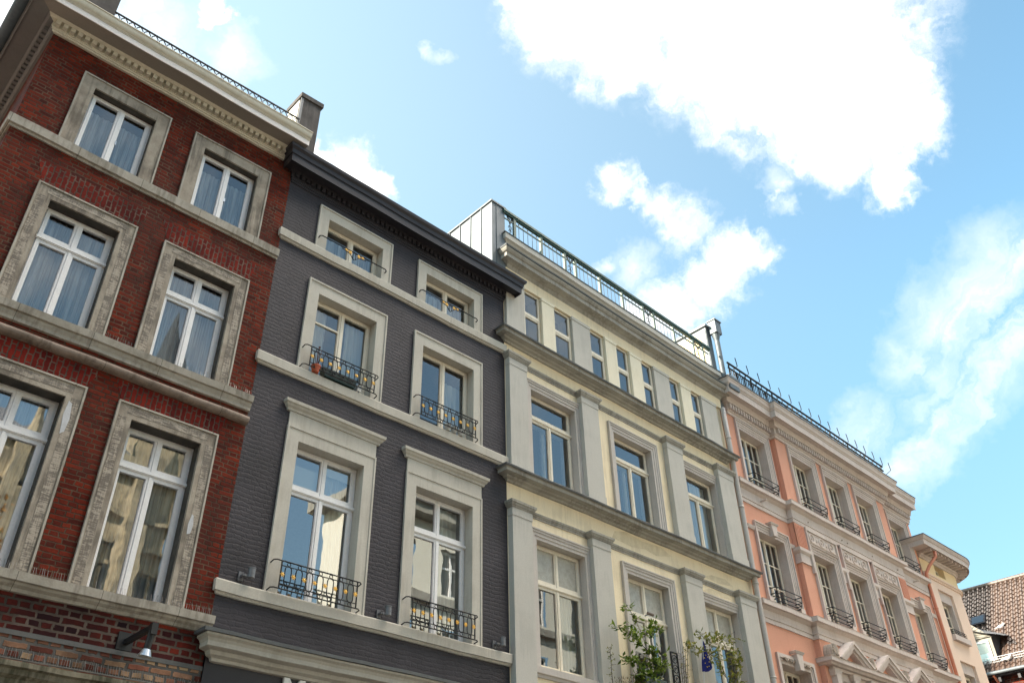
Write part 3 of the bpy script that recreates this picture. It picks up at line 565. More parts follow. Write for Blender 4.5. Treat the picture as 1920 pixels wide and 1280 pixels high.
# ================================================================ DARK PAINTED HOUSE
ROS = [(math.cos(a*math.pi/12)*(.042 if a % 4 < 2 else .028), math.sin(a*math.pi/12)*(.042 if a % 4 < 2 else .028)) for a in range(24)]
def rosette(parent, x, o, z, r=1.):
    m = MB(); m.ext([(x+r*(.030+.014*math.cos(6*a*math.pi/15))*math.cos(a*math.pi/15), z+r*(.030+.014*math.cos(6*a*math.pi/15))*math.sin(a*math.pi/15)) for a in range(30)], o, o+.015)
    m.ball((x, D-o-.015, z), .012*r, nu=6, nv=4); return m.build('rosette', M['gold'], parent)
def grille(root, x0, x1, z0, z1, o, nov=7):
    m = MB(); y = D-o; h = z1-z0
    for z in (z1, z0): m.tube([(x0, D-.0, z-.03), (x0, y+.03, z-.005), (x0+.04, y, z), (x1-.04, y, z), (x1, y+.03, z-.005), (x1, D, z-.03)], .011, 6)
    a, b = x0+.13, x1-.09
    for z in (z1-.075, z0+.075): m.box(a, b, o-.007, o+.007, z-.006, z+.006)
    for x in (a, b): m.box(x-.009, x+.009, o-.009, o+.009, z0, z1)
    st = (b-a-.06)/nov
    for i in range(nov):
        cx = a+.03+st*(i+.5)
        for zc in (z1-.038, z0+.038): m.tube([(cx+.03*math.cos(q*math.pi/6), y, zc+.03*math.sin(q*math.pi/6)) for q in range(12)], .0075, 5, closed=True)
        hh = (h-.15)/2-.05; w = st*.29; zc = (z0+z1)/2
        pts = [(cx+w*math.cos(q*math.pi/6), y, zc+hh+w*math.sin(q*math.pi/6)) for q in range(7)]+[(cx-w*math.cos(q*math.pi/6), y, zc-hh-w*math.sin(q*math.pi/6)) for q in range(7)]
        m.tube(pts, .009, 5, closed=True)
    p = m.build('balcony_grille', M['iron'], root)
    for i in range(nov+1): rosette(p, a+.03+st*i, o-.004, (z0+z1)/2+.005)
    return p
def dark_house():
    lining = .2
    t = thing('dark_house', 'charcoal painted brick house with greige window surrounds and small ironwork balconies', 'building', (5.5, 12, 0))
    X0, X1 = 5.5, 11.4
    cols = ((6.47, 7.85), (9.03, 10.45))
    fl = ((6.37, 9.05), (10.46, 12.29), (13.37, 14.25))
    holes = [(a, b, z0, z1) for a, b in cols for z0, z1 in fl]
    m = MB(); wall(m, X0, X1, 5.4, 15.2, holes, rev=.3); m.build('wall', M['darkbrick'], t)
    shell(t, X0+.01, X1, 15.2, 11, M['darkbrick'], M['darkroof'], zr=15.9)
    m = MB(); wall(m, X0, X1, 0, 5.4, [(6.2, 10.8, .2, 3.6)], .06, .4); m.box(6.2, 10.8, -.34, -.3, .2, 3.6); m.build('shop_front', M['darkpaint'], t)
    m = MB(); m.run([(0,5.18),(.06,5.19),(.07,5.23),(.13,5.26),(.15,5.31),(.22,5.33),(.24,5.34),(.24,5.40),(.26,5.44),(.3,5.47),(.3,5.5),(0,5.5)], X0+.12, X1, o=.06, L=.0); m.build('shop_cornice', M['greystone'], t)
    m = MB(); m.run([(0,5.503),(.33,5.503),(.34,5.55),(0,5.6)], X0+.1, X1, o=.06, L=.0); m.build('cornice_flashing', M['lead'], t)
    # string courses
    for z, h in ((13.37, .17), (10.46, .17), (6.37, .16)):
        m = MB(); m.run([(0,z-h-.06),(.03,z-h-.055),(.045,z-h-.03),(.045,z-h-.018),(.075,z-h-.012),(.085,z-.02),(.075,z),(0,z+.004)], X0+.02, X1, L=0); m.build('string_course', M['greystone'], t)
    # surrounds
    for a, b in cols:
        m = MB(); architrave(m, a, b, 13.37, 14.25, .235, ((0, .86, .03), (.86, 1, .05)), wt=.26, lining=.2); m.build('window_surround', M['greystone'], t)
        m = MB(); architrave(m, a, b, 10.46, 12.29, .235, ((0, .86, .03), (.86, 1, .05)), wt=.27, lining=.2); m.build('window_surround', M['greystone'], t)
        m = MB(); architrave(m, a, b, 6.37, 9.05, .235, ((0, .86, .03), (.86, 1, .045)), wt=.24, lining=.22); m.box(a-.225, b+.225, -.02, .028, 9.293, 9.56); m.build('window_surround', M['greystone'], t)
        m = MB(); m.run([(0,9.555),(.045,9.56),(.055,9.6),(.085,9.63),(.1,9.66),(.125,9.68),(.13,9.735),(0,9.76)], a-.24, b+.24, L=0, Rr=0); m.build('window_hood', M['greystone'], t)
    gl = 'glass'
    window(t, 6.475, 7.845, 13.37, 14.245, 0, .17, frame='creamframe', cur=(('sheer', 0, 1, 0, .8, .16),))
    window(t, 9.035, 10.445, 13.37, 14.245, 0, .17, frame='creamframe', cur=(('sheer', 0, .9, 0, .75, .16),))
    window(t, 6.475, 7.845, 10.46, 12.285, 0, .17, frame='creamframe', lbar=11.77, cur=(('white', 0, .33, 0, .97, .12), ('white', .66, .98, 0, .97, .14)))
    window(t, 9.035, 10.445, 10.46, 12.285, 0, .17, frame='creamframe', cur=(('white', .6, .98, 0, .8, .14), ('white', 0, .12, 0, .97, .1)))
    window(t, 6.475, 7.845, 6.37, 9.045, 0, .19, frame='whiteframe', zt=8.26, cur=(('blind', 0, .5, .74, 1), ('white', .62, .93, 0, .98, .1), ('blind', .0, 1, .9, 1)), glass='glass2')
    window(t, 9.035, 10.445, 6.37, 9.045, 0, .19, frame='whiteframe', zt=8.26, cur=(('white', .6, .95, 0, .98, .13),), glass='glass2')
    for x0, x1 in ((6.29, 7.93), (8.86, 10.5)):
        grille(t, x0, x1, 6.42, 6.86, .15); grille(t, x0, x1, 10.53, 10.95, .14)
        # single bar with a small ornament
        m = MB(); z = 13.655; y = D-.1
        m.tube([(x0, D, z-.04), (x0, y+.02, z-.01), (x0+.04, y, z), (x1-.04, y, z), (x1, y+.02, z-.01), (x1, D, z-.04)], .014, 6)
        cx = (x0+x1)/2
        for s_ in (-1, 1):
            m.tube([(cx+s_*.29, y, z-.015), (cx+s_*.29, y, z-.055), (cx+s_*.2, y, z-.06), (cx+s_*.1, y, z-.09), (cx+s_*.045, y, z-.16), (cx, y, z-.2)], .009, 5)
            m.tube([(cx+s_*.03, y, z-.16), (cx+s_*.04, y, z-.09), (cx+s_*.02, y, z-.02)], .008, 5)
        p = m.build('window_bar', M['iron'], t)
        for dx, dz, r in ((-.2,-.03,.9), (-.105,-.05,1.1), (.105,-.05,1.1), (.2,-.03,.9)): rosette(p, cx+dx, .095, z+dz, r)
    # cornice
    m = MB(); m.run([(0,14.68),(.02,14.69),(.02,14.74),(.035,14.745),(.035,14.79),(.05,14.80),(.05,14.93),(.08,14.94),(.09,14.985),(0,14.99)], X0+.03, X1-.03, L=.1, Rr=.1)
    m.run([(0,14.985),(.31,14.985),(.31,14.93),(.325,14.925),(.335,15.1),(.36,15.11),(.375,15.2),(.42,15.25),(.43,15.31),(0,15.33)], X0+.12, X1-.02, L=.5, Rr=.4); m.build('cornice', M['darkpaint'], t)
    m = MB(); x = X0+.06
    while x < X1-.09: m.box(x, x+.075, .05, .095, 14.815, 14.925); x += .125
    m.build('dentils', M['darkpaint'], t)
    m = MB(); m.box(X0+.1, X1, -.5, .40, 15.325, 15.35); m.build('roof_edge', M['darkroof'], t)
    return t
dark_house()
# ================================================================ CREAM HOUSE
def leadtop(m, x0, x1, z, p, L=0., Rr=0.): m.run([(0,z+.003),(p,z+.003),(p+.015,z+.035),(p,z+.05),(0,z+.11)], x0, x1, L=L, Rr=Rr)
def cream_house():
    WARP[0] = True
    t = thing('cream_house', 'cream rendered house with grey pilasters and a row of small attic windows', 'building', (11.4, 12, 0))
    X0, X1 = 11.4, 20.35
    att = [(12.06,12.63),(13.12,13.74),(14.47,15.02),(15.52,16.03),(16.58,17.06),(17.8,18.27),(18.8,19.26)]
    mc = [(12.21,13.71),(15.1,16.6),(17.92,19.38)]
    H = [(a,b,14.05,15.47) for a,b in att]+[(a,b,10.22,12.58) for a,b in mc]+[(a,b,6.3,8.88) for a,b in mc]
    m = MB(); wall(m, X0, X1, 4.6, 16.9, H, rev=.4); m.build('wall', M['cream'], t)
    m = MB(); wall(m, X0, X1, 0, 4.6, [(12.2, 14.8, .2, 3.4), (16, 19, .2, 3.4)], 0, .4); m.box(12.2, 14.8, -.4, -.35, .2, 3.4); m.box(16, 19, -.4, -.35, .2, 3.4); m.build('shop_front', M['greyp'], t)
    shell(t, X0+.02, X1, 16.4, 11, M['cream'], M['darkroof'], zr=16.6)
    # attic piers
    gp, cp = MB(), MB()
    for i, (a, b) in enumerate(((11.42,12.02),(12.65,13.09),(13.76,14.44),(15.04,15.49),(16.05,16.54),(17.08,17.77),(18.29,18.77),(19.28,20.02))):
        q = MB()
        q.box(a, b, -.02, .09, 13.8, 15.38); q.box(a-.015, b+.015, -.02, .105, 15.38, 15.47); q.box(a-.012, b+.012, -.02, .1, 13.8, 13.98); q.build('attic_pilaster', M['greyp' if i in (0,2,5,7) else 'creampier'], t)
    m = MB(); m.box(X0, X1, -.01, .07, 15.472, 15.80); m.build('attic_lintel', M['cream'], t)
    for a, b in att: window(t, a+.003, b-.003, 13.98, 15.467, 0, -.015, frame='creamframe', split=False, zt=14.72, top_split=False, glass='glassd', fw=.03, sw=.035, bead=.01)
    # main cornice and coping
    m = MB(); m.run([(0,15.79),(.07,15.80),(.1,15.85),(.12,15.9),(.2,15.93),(.29,15.94),(.29,16.05),(.33,16.07),(.36,16.11),(.38,16.15),(0,16.18)], X0+.15, X1-.05, L=.0, Rr=0); m.build('main_cornice', M['greytrim'], t)
    m = MB(); leadtop(m, X0+.15, X1-.05, 16.165, .39); m.build('cornice_flashing', M['lead'], t)
    m = MB(); m.run([(0,16.62),(.06,16.63),(.1,16.68),(.16,16.7),(.16,16.86),(0,16.88)], X0+.12, X1+.05, L=0, Rr=0); m.build('coping', M['greyp'], t)
    m = MB(); m.run([(0,16.865),(.175,16.865),(.18,16.885),(0,16.92)], X0+.11, X1+.05, L=0, Rr=0); m.build('coping_flashing', M['lead'], t)
    # roof railing
    o = .08; zt, zb = 17.72, 16.92
    m = MB(); m.box(X0-.05, X1-.1, o-.06, o+.06, zt-.07, zt); m.box(X0-.05, X1-.1, o-.035, o+.035, zt-.12, zt-.073)
    m.box(X0, X1-.2, o-.012, o+.012, zt-.30, zt-.26)
    rl = m.build('roof_railing', M['green'], t)
    posts = (11.76,12.74,13.65,14.07,15.07,16.03,16.95,17.44,18.38,19.35,19.85)
    for x in posts: m = MB(); m.box(x-.04, x+.04, o-.03, o+.03, zb, zt-.12); m.build('railing_post', M['greenpale'], rl)
    m = MB(); prev = X0+.05; deco = {11.76, 14.07, 17.44, 19.85}
    for x in posts:
        if x in deco:
            c = (prev+x)/2; w = (x-prev)/2-.03
            m.tube([(c, D-o, zb), (c, D-o, zt-.12)], .012, 5)
            for s_ in (-1, 1):
                for k in range(3): m.tube([(c+s_*w*(.9-.25*k), D-o, zt-.13), (c+s_*w*(.75-.2*k), D-o, zt-.2-.05*k), (c+s_*w*(.35-.1*k), D-o, zt-.22-.06*k), (c, D-o, zt-.3-.05*k)], .011, 4)
                m.tube([(c+s_*w*.5*math.cos(q*.5), D-o, zb+.25+.1*math.sin(q*.9)) for q in range(7)], .008, 4)
        else:
            k = 6
            for i in range(1, k):
                xx = prev+(x-prev)*i/k; m.tube([(xx, D-o, zb), (xx, D-o, zt-.13)], .007, 4); m.ball((xx, D-o, zt-.2), .016, nu=5, nv=4)
        prev = x
    m.build('railing_bars', M['iron'], rl)
    # storey cornices
    def storey(zt_):
        m = MB(); m.run([(0,zt_-.2),(.04,zt_-.19),(.06,zt_-.15),(.12,zt_-.13),(.14,zt_-.1),(.27,zt_-.085),(.27,zt_-.01),(.3,zt_),(0,zt_+.01)], X0+.02, X1-.2, L=0, Rr=0); m.build('storey_cornice', M['greytrim'], t)
        m = MB(); leadtop(m, X0+.02, X1-.2, zt_, .32); m.build('cornice_flashing', M['lead'], t)
    storey(13.7); storey(10.12)
    pil = ((11.42,11.97),(13.83,14.42),(17.14,17.8),(19.42,20.14))
    PP = .145
    def order(z0, zc, zar):
        for a, b in pil:
            m = MB(); c = MB(); m.box(a, b, -.02, PP, z0, zc+.02); m.box(a-.01, b+.01, -.02, PP+.015, z0, z0+.22)
            m.box(a-.012, b+.012, -.02, PP+.01, zc-.0, zc+.17)
            c.run([(0,zc+.17),(.02,zc+.175),(.03,zc+.2),(.045,zc+.21),(.06,zc+.25),(.075,zc+.26),(.08,zc+.31),(0,zc+.33)], a-.01, b+.01, o=PP, L=.18, Rr=.18); q = m.build('pilaster', M['greyp'], t); c.build('capital', M['greytrim'], q)
        m = MB(); e = [X0]+[v for p in pil for v in p]+[X1-.15]
        for a, b in zip(e[2::2], e[3::2]): m.run([(0,zar-.1),(.02,zar-.095),(.02,zar-.06),(.035,zar-.055),(.035,zar-.03),(.055,zar-.02),(.065,zar+.02),(0,zar+.03)], a+.012, b-.012)
        m.build('frieze_moulding', M['greytrim'], t)
    order(10.25, 12.85, 13.13); order(4.8, 9.14, 9.42)
    ab = ((0, .3, .012), (.3, .62, .03), (.62, .85, .048), (.85, 1, .065))
    for i, (a, b) in enumerate(mc):
        m = MB(); architrave(m, a, b, 10.22, 12.58, .2, ab, wt=.22, lining=.25); m.build('window_surround', M['lilac'], t)
        m = MB(); architrave(m, a, b, 6.3, 8.88, .2, ab, wt=.22, lining=.25); m.run([(0,6.08),(.03,6.09),(.04,6.14),(.07,6.16),(.075,6.28),(0,6.3)], a-.18, b+.18, L=0, Rr=0); m.build('window_surround', M['lilac'], t)
        window(t, a+.005, b-.005, 10.22, 12.575, 0, .17, frame='creamframe', zt=11.93, top_split=False, cur=(('inner', .02, .98, 0, .76),)+((('white', .5, .95, 0, .97, .12),) if i == 2 else ()))
        window(t, a+.005, b-.005, 6.3, 8.875, 0, .17, frame='creamframe', zt=8.01, frosted=True, cur=(('white', .6, .98, 0, .7, .12),) if i == 0 else ())
    for pts in (((14.7,9.62),(15.4,9.58),(15.9,9.66),(16.3,9.6),(16.9,9.75),(16.5,9.88),(15.8,9.83),(15.2,9.9),(14.8,9.8)), ((18.1,9.55),(18.8,9.53),(19.4,9.6),(19.1,9.72),(18.5,9.68)), ((18.,9.16),(18.6,9.13),(19.2,9.2),(19.,9.3),(18.3,9.28))):
        m = MB(); m.ext(list(pts), 0, .0035); m.build('repainted_patch', M['patchpaint'], t)
    # lead covered party walls
    m = MB(); m.bx(10.97, 11.42, 11.92, 18, 15.2, 17.74); m.build('party_wall', M['zinc'], t)
    m = MB()
    for y in [12.3+.42*k for k in range(13)]: m.bx(10.945, 10.97, y, y+.022, 15.2, 17.74)
    m.bx(10.93, 11.46, 11.89, 18, 17.743, 17.79); m.bx(11.12, 11.13, 11.905, 11.92, 15.3, 17.74); m.build('seam', M['zinc'], t)
    WARP[0] = False
    m = MB(); m.bx(20.36, 20.62, 11.98, 16.5, 15.4, 18.42); m.build('party_wall', M['zinc'], t)
    m = MB(); m.bx(20.34, 20.36, 12.0, 12.12, 15.6, 18.3); m.bx(20.30, 20.66, 11.93, 16.5, 18.42, 18.5); m.build('wall_edging', M['zinc'], t)
    m = MB(); m.bx(20.345, 20.36, 12.14, 16.4, 15.6, 18.3); m.build('party_wall_render', M['farwall2'], t)
    m = MB(); m.bx(20.5, 20.82, 11.68, 11.95, 18.15, 18.62); m.bx(20.47, 20.85, 11.65, 11.98, 18.62, 18.66); m.cyl((20.66,11.82,18.15), (20.66,11.82,17.9), .14, .08)
    m.cyl((20.66,11.82,17.9), (20.66,11.82,16.4), .085); m.cyl((20.66,11.82,16.4), (20.45,11.8,16.0), .085, .085); m.bx(20.4, 20.9, 11.5, 11.97, 15.9, 16.38); m.build('rain_hopper', M['zinc'], t)
    return t
cream_house()
# ================================================================ PINK HOUSE
def pink_rail(root, x0, x1, z, o):
    m = MB(); y = D-o-.22; zs = (z+.05, z+.13, z+.2, z+.36)
    for k in range(2):
        for zz in zs[k*3:k*3+1]: pass
    for zz, oo in ((z+.05,.1), (z+.14,.14), (z+.22,.18), (z+.38,.2)):
        m.tube([(x0, D-o+.05, zz), (x0, D-o-oo, zz), (x1, D-o-oo, zz), (x1, D-o+.05, zz)], .014, 5)
    for x in (x0, x1): m.tube([(x, D-o-.1, z+.05), (x, D-o-.14, z+.14), (x, D-o-.18, z+.22), (x, D-o-.2, z+.38)], .011, 5)
    return m.build('window_railing', M['iron'], root)
def pink_house():
    WARP[0] = True
    t = thing('salmon_house', 'salmon pink classical house with a projecting centre and beige mouldings', 'building', (20.5, 12, 0))
    X0, X1, BX0, BX1, B = 20.5, 32.35, 23.05, 30.02, .17
    T = [(21.24,22.64,0),(23.86,25.14,B),(25.9,27.17,B),(27.94,29.18,B),(30.6,31.8,0)]
    Mm = [(21.2,22.56,0),(23.86,25.08,B),(25.88,27.08,B),(27.91,29.08,B),(30.53,31.66,0)]
    G = [(21.08,22.5,0),(23.75,25.05,B),(25.85,27.1,B),(27.9,29.15,B)]
    def side(lst): return [(a,b) for a,b,o in lst if o == 0]
    def cen(lst): return [(a,b) for a,b,o in lst if o > 0]
    m = MB()
    H = [(a,b,13.2,15.18) for a,b in side(T)]+[(a,b,9.55,11.74) for a,b in side(Mm)]+[(a,b,5.4,7.95) for a,b in side(G)]
    wall(m, X0, BX0+.1, 3.6, 16.2, [h for h in H if h[1] < BX0], rev=.45); wall(m, BX1-.1, X1, 3.6, 16.2, [h for h in H if h[0] > BX1], rev=.45)
    Hc = [(a,b,13.2,15.18) for a,b in cen(T)]+[(a,b,9.55,11.72) for a,b in cen(Mm)]+[(a,b,5.4,7.5) for a,b in cen(G)]
    wall(m, BX0, BX1, 3.6, 16.2, Hc, o=B, rev=.6)
    for x in (BX0, BX1): m.quad((x, D-B, 3.6), (x, D+.1, 3.6), (x, D+.1, 16.2), (x, D-B, 16.2))
    m.build('wall', M['pink'], t)
    m = MB(); wall(m, X0, X1, 0, 3.6, [(21,24,.2,3),(26,30,.2,3)], .05, .5); m.box(21, 24, -.45, -.4, .2, 3); m.box(26, 30, -.45, -.4, .2, 3); m.build('shop_front', M['pinktrim'], t)
    shell(t, X0+.02, X1-.02, 16.1, 11, M['pink'], M['darkroof'], zr=16.4)
    ab = ((0, .25, .0), (.25, .5, .02), (.5, .8, .04), (.8, 1, .07))
    for a, b, o in T:
        m = MB(); architrave(m, a, b, 13.2, 15.18, .2, ((0,.28,.008),(.28,.55,.025),(.55,.85,.04),(.85,1,.07)), o=o, wt=.27, lining=.38)
        r = .26
        m.build('window_surround', M['pinktrim'], t)
        window(t, a+.005, b-.005, 13.1, 15.175, o, r, frame='creamframe', mun=(2,3), glass='glassd', fw=.05, sw=.05)
        pink_rail(t, a+.05, b-.03, 13.2, o)
    for i, (a, b, o) in enumerate(Mm):
        zt = 11.74 if o == 0 else 11.72; c = o > 0
        m = MB(); architrave(m, a, b, 9.6, zt, .2, ((0,.28,.008),(.28,.55,.025),(.55,.85,.045),(.85,1,.08)), o=o, wt=.25, lining=.38)
        r = .26
        m.box(a-.21, a-.012, o-.02, o+.10, 9.5, 9.72); m.box(b+.012, b+.21, o-.02, o+.10, 9.5, 9.72)
        if not c:
            cx = (a+b)/2+.03; m.ext([(cx-.09, zt-.03), (cx+.09, zt-.03), (cx+.15, zt+.32), (cx-.15, zt+.32)], o, o+.15); m.run([(0,zt+.32),(.03,zt+.33),(.05,zt+.38),(0,zt+.4)], cx-.16, cx+.16, o=o+.14, L=.14, Rr=.14)
        m.build('window_surround', M['pinktrim'], t)
        window(t, a+.005, b-.005, 9.5, zt-.005, o, r, frame='creamframe', mun=(2,3), glass='glass' if i == 1 else 'glassd', fw=.05, sw=.05)
        pink_rail(t, a+.05, b-.03, 9.62, o)
        if c:   # relief panel with rings
            m = MB(); pa, pb = a-.28, b+.22; m.box(pa, pb, o-.02, o+.05, 12.0, 12.48); m.box(pa, b+.27, o-.01, o+.095, 12.4, 12.5); m.box(pa-.003, pa+.05, o-.01, o+.09, 11.0, 12.4); m.box(b+.203, b+.27, o-.01, o+.1, 9.7, 12.4); m.run([(0,11.95),(.03,11.96),(.07,12.0),(0,12.03)], pa+.1, pb-.1, o=o+.04, L=0, Rr=0)
            p = m.build('relief_panel', M['pinktrim'], t)
            m = MB(); cxm = (pa+pb)/2
            for dx in (-.56, 0, .56):
                m.tube([(cxm+dx+.135*math.cos(q*math.pi/9), D-o-.055, 12.2+.135*math.sin(q*math.pi/9)) for q in range(18)], .028, 6, closed=True); m.ball((cxm+dx, D-o-.05, 12.2), .045, nu=7, nv=5)
            for dx in (-.28, .28): m.tube([(cxm+dx, D-o-.05, 12.14), (cxm+dx, D-o-.05, 12.26)], .03, 6)
            m.smooth = True; m.build('ring_ornament', M['pinktrim'], p)
    # fluted strips and capitals at the corners of the projecting centre
    for xa, xb in ((BX0, BX0+.53), (BX1-.5, BX1)):
        m = MB(); m.box(xa, xb, B-.02, B+.03, 11.7, 12.5)
        for k in range(6): m.box(xa+.04+k*.08, xa+.075+k*.08, B+.03, B+.055, 11.75, 12.45)
        m.build('fluted_panel', M['pink'], t)
    for xa, xb, o in ((BX0, BX0+.56, B), (25.42, 25.68, B), (27.46, 27.72, B), (29.45, BX1, B)):
        m = MB(); m.run([(0,11.2),(.05,11.21),(.03,11.25),(.03,11.5),(.05,11.52),(.09,11.58),(.09,11.68),(0,11.7)], xa, xb, o=o, L=.17, Rr=.1); m.build('pilaster_capital', M['pinktrim'], t)
    for xa, xb in ((X0+.15, 21.0), (22.78, BX0), (BX1, 30.33), (31.86, X1-.1)): m = MB(); m.run([(0,11.66),(.04,11.67),(.06,11.73),(.07,11.78),(0,11.8)], xa, xb); m.build('impost_moulding', M['pinktrim'], t)
    # bands
    def band(prof, name, mat='pinktrim', xl=X0+.15):
        m = MB(); m.run(prof, xl, BX0, L=0); m.run(prof, BX0, BX1, o=B, L=B, Rr=B); m.run(prof, BX1, X1, Rr=None); return m.build(name, M[mat], t)
    band([(0,12.5),(.035,12.505),(.035,12.6),(.02,12.61),(.02,12.63),(.045,12.64),(.045,12.92),(.03,12.925),(.06,12.95),(.12,13.0),(.2,13.02),(.2,13.14),(.21,13.15),(0,13.19)], 'storey_band')
    band([(0,8.93),(.035,8.935),(.035,9.03),(.02,9.04),(.02,9.06),(.045,9.07),(.045,9.28),(.03,9.285),(.06,9.31),(.13,9.36),(.2,9.37),(.2,9.5),(.21,9.51),(0,9.55)], 'storey_band')
    band([(0,15.48),(.06,15.485),(.06,15.56),(.09,15.58),(.1,15.6),(.1,15.8),(.2,15.81),(.2,15.84),(.22,15.9),(.25,15.98),(0,15.99)], 'cornice_moulding', xl=X0+.25)
    band([(0,15.985),(.42,15.985),(.42,15.96),(.44,15.955),(.44,16.18),(.46,16.19),(.46,16.22),(.5,16.26),(.52,16.36),(.54,16.38),(.54,16.43),(0,16.45)], 'cornice', xl=X0+.3)
    band([(0,16.43),(.56,16.433),(.56,16.455),(0,16.5)], 'roof_edge', 'lead', xl=X0+.28)
    m = MB(); x = X0+.2
    while x < X1-.1:
        o = B if BX0-.1 < x < BX1+.08 else 0
        m.box(x, x+.07, o+.1, o+.19, 15.62, 15.79); x += .14
    m.build('dentils', M['pinktrim'], t)
    m = MB()
    for x in (21.6, 23.9, 25.9, 26.25, 27.85, 29.6, 31.1): m.cyl((x, D-.0, 12.76), (x, D-B-.09, 12.76), .028, .028, 8)
    m.build('wall_anchor', M['pinktrim'], t)
    # roof railing and rods
    m = MB(); o = .42; zt, zb = 17.16, 16.5
    m.tube([(X0+.1, D-o, zt), (30.4, D-o, zt)], .036, 6); m.tube([(X0+.1, D-o, zt-.19), (30.4, D-o, zt-.19)], .028, 6)
    x = X0+.15; k = 0
    while x < 30.3:
        m.tube([(x, D-o, zb), (x, D-o, zt-.19 if k % 3 else zt)], .014 if k % 4 else .026, 4)
        if k % 8 in (2,3,4): m.tube([(x, D-o, zt-.2), (x+.05, D-o, zt-.33), (x-.03, D-o, zb+.15), (x+.04, D-o, zb)], .01, 4)
        x += .1; k += 1
    rl = m.build('roof_railing', M['iron'], t)
    m = MB()
    x = 21.05
    while x < 31:
        m.tube([(x-.25, D-o+.1, zt-.22), (x, D-o-.02, zt+.02), (x+.07, D-o-.03, zt+.08), (x+.07, D-o-.03, zt+.18), (x+.03, D-o-.03, zt+.4)], .014, 4); x += .62
    m.build('railing_rod', M['iron'], rl)
    m = MB(); m.add([(29.6,11.4,16.5),(31.2,11.5,16.5),(31.0,11.8,16.75),(29.7,11.8,17.0),(31.2,13,16.5),(29.6,13,16.8)], [(0,1,2,3),(3,2,4,5)]); m.bx(32.1,32.4,12.2,13,14.2,15.9); m.build('roof_flashing', M['zinc'], t)
    # lower left window with carved lintel
    for a, b, o in G[:1]:
        m = MB(); architrave(m, a, b, 5.4, 7.95, .2, ((0,.3,.01),(.3,.55,.025),(.55,1,.06)), o=o, wt=.24, lining=.38); r = .33
        m.build('window_surround', M['pinktrim'], t)
        window(t, a+.005, b-.005, 5.4, 7.945, o, r, frame='creamframe', mun=(2,4), glass='glassd')
        m = MB(); cx = (a+b)/2+.02
        m.ext([(cx-.09, 7.85), (cx+.09, 7.85), (cx+.15, 8.26), (cx-.15, 8.26)], 0, .17); m.run([(0,8.26),(.03,8.27),(.06,8.33),(0,8.35)], cx-.17, cx+.17, o=.14, L=.14, Rr=.14); m.build('keystone', M['pinktrim'], t)
        m = MB()
        for s_ in (-1, 1):
            for k in range(4):
                c = cx+s_*(.22+.12*k); 
                m.tube([(c+.055*math.cos(q*.9)*(1-q*.1), D-.07, 8.06+.06*math.sin(q*.9)*(1-q*.1)) for q in range(8)], .017, 5)
                m.ball((c, D-.07, 8.06), .025, nu=6, nv=4)
            m.tube([(cx+s_*(.13+.07*q), D-.075, 8.06+.045*math.sin(q*1.9)) for q in range(9)], .016, 5)
        m.smooth = True; m.build('carved_foliage', M['pinkcarve'], t)
    # pedimented frame over the centre windows
    o = B
    m = MB(); m.run([(0,8.2),(.2,8.21),(.24,8.26),(.3,8.28),(.3,8.38),(.32,8.4),(0,8.42)], 23.25, 29.75, o=o, L=.2, Rr=.2); m.box(23.25, 29.7, o-.02, o+.1, 7.55, 7.62); m.box(23.25, 29.7, o-.02, o+.12, 8.12, 8.2); m.build('entablature', M['pinktrim'], t)
    for c in (24.4, 26.45, 28.5):
        m = MB()
        def ch(w0, h0, w1, h1, p): # sloping bars of the gable
            for s_ in (-1, 1): m.ext([(c+s_*w0, 8.42), (c, 8.42+h0), (c, 8.42+h1), (c+s_*w1, 8.42)], o-.02, o+p)
        ch(.98, .64, .86, .55, .34); ch(.86, .55, .66, .42, .3); ch(.66, .42, .52, .33, .24)
        p = m.build('pediment', M['pinktrim'], t)
        m = MB(); m.ext([(c-.52, 8.42), (c+.52, 8.42), (c, 8.75)], o-.02, o+.06); m.build('tympanum', M['pink'], p)
        m = MB()
        for s_ in (-1, 1): m.tube([(c+s_*(.1+.05*q), D-o-.1, 8.5+.04*math.sin(q*1.8)) for q in range(5)], .02, 5)
        m.build('tympanum_carving', M['pinkcarve'], p)
    for c in (23.32, 25.42, 27.47, 29.52):
        m = MB(); R_ = .17 if c > 23.5 else .19
        pts = [(c+R_*math.cos(q*math.pi/10), 8.5+.3*math.sin(q*math.pi/10)) for q in range(11)]
        m.ext([(c-R_, 8.42)]+pts[::-1]+[(c+R_, 8.42)], o, o+.26)
        for q in range(1, 8): a_ = q*math.pi/8; m.tube([(c, D-o-.29, 8.46), (c+R_*.9*math.cos(a_), D-o-.27, 8.5+.27*math.sin(a_))], .022, 5, taper=1.6)
        m.tube([(c+.12*math.cos(q*.7), D-o-.28, 8.47+.06*math.sin(q*.7)) for q in range(9)], .02, 5)
        m.build('shell_ornament', M['pinkcarve'], t)
    for c in (23.4, 24.4, 25.42, 26.45, 27.47, 28.5, 29.52):
        m = MB(); m.box(c-.12, c+.12, o, o+.17, 5.2, 8.1); m.run([(0,7.95),(.03,7.96),(.06,8.05),(.07,8.12),(0,8.13)], c-.13, c+.13, o=o+.12, L=.12, Rr=.12)
        m.tube([(c+.06*math.cos(q*.8)*(1-q*.07), D-o-.19, 7.7+.07*math.sin(q*.8)*(1-q*.07)) for q in range(10)], .016, 5); m.ball((c, D-o-.19, 7.7), .03, nu=6, nv=4)
        m.build('bracket', M['pinktrim'], t)
    m = MB()
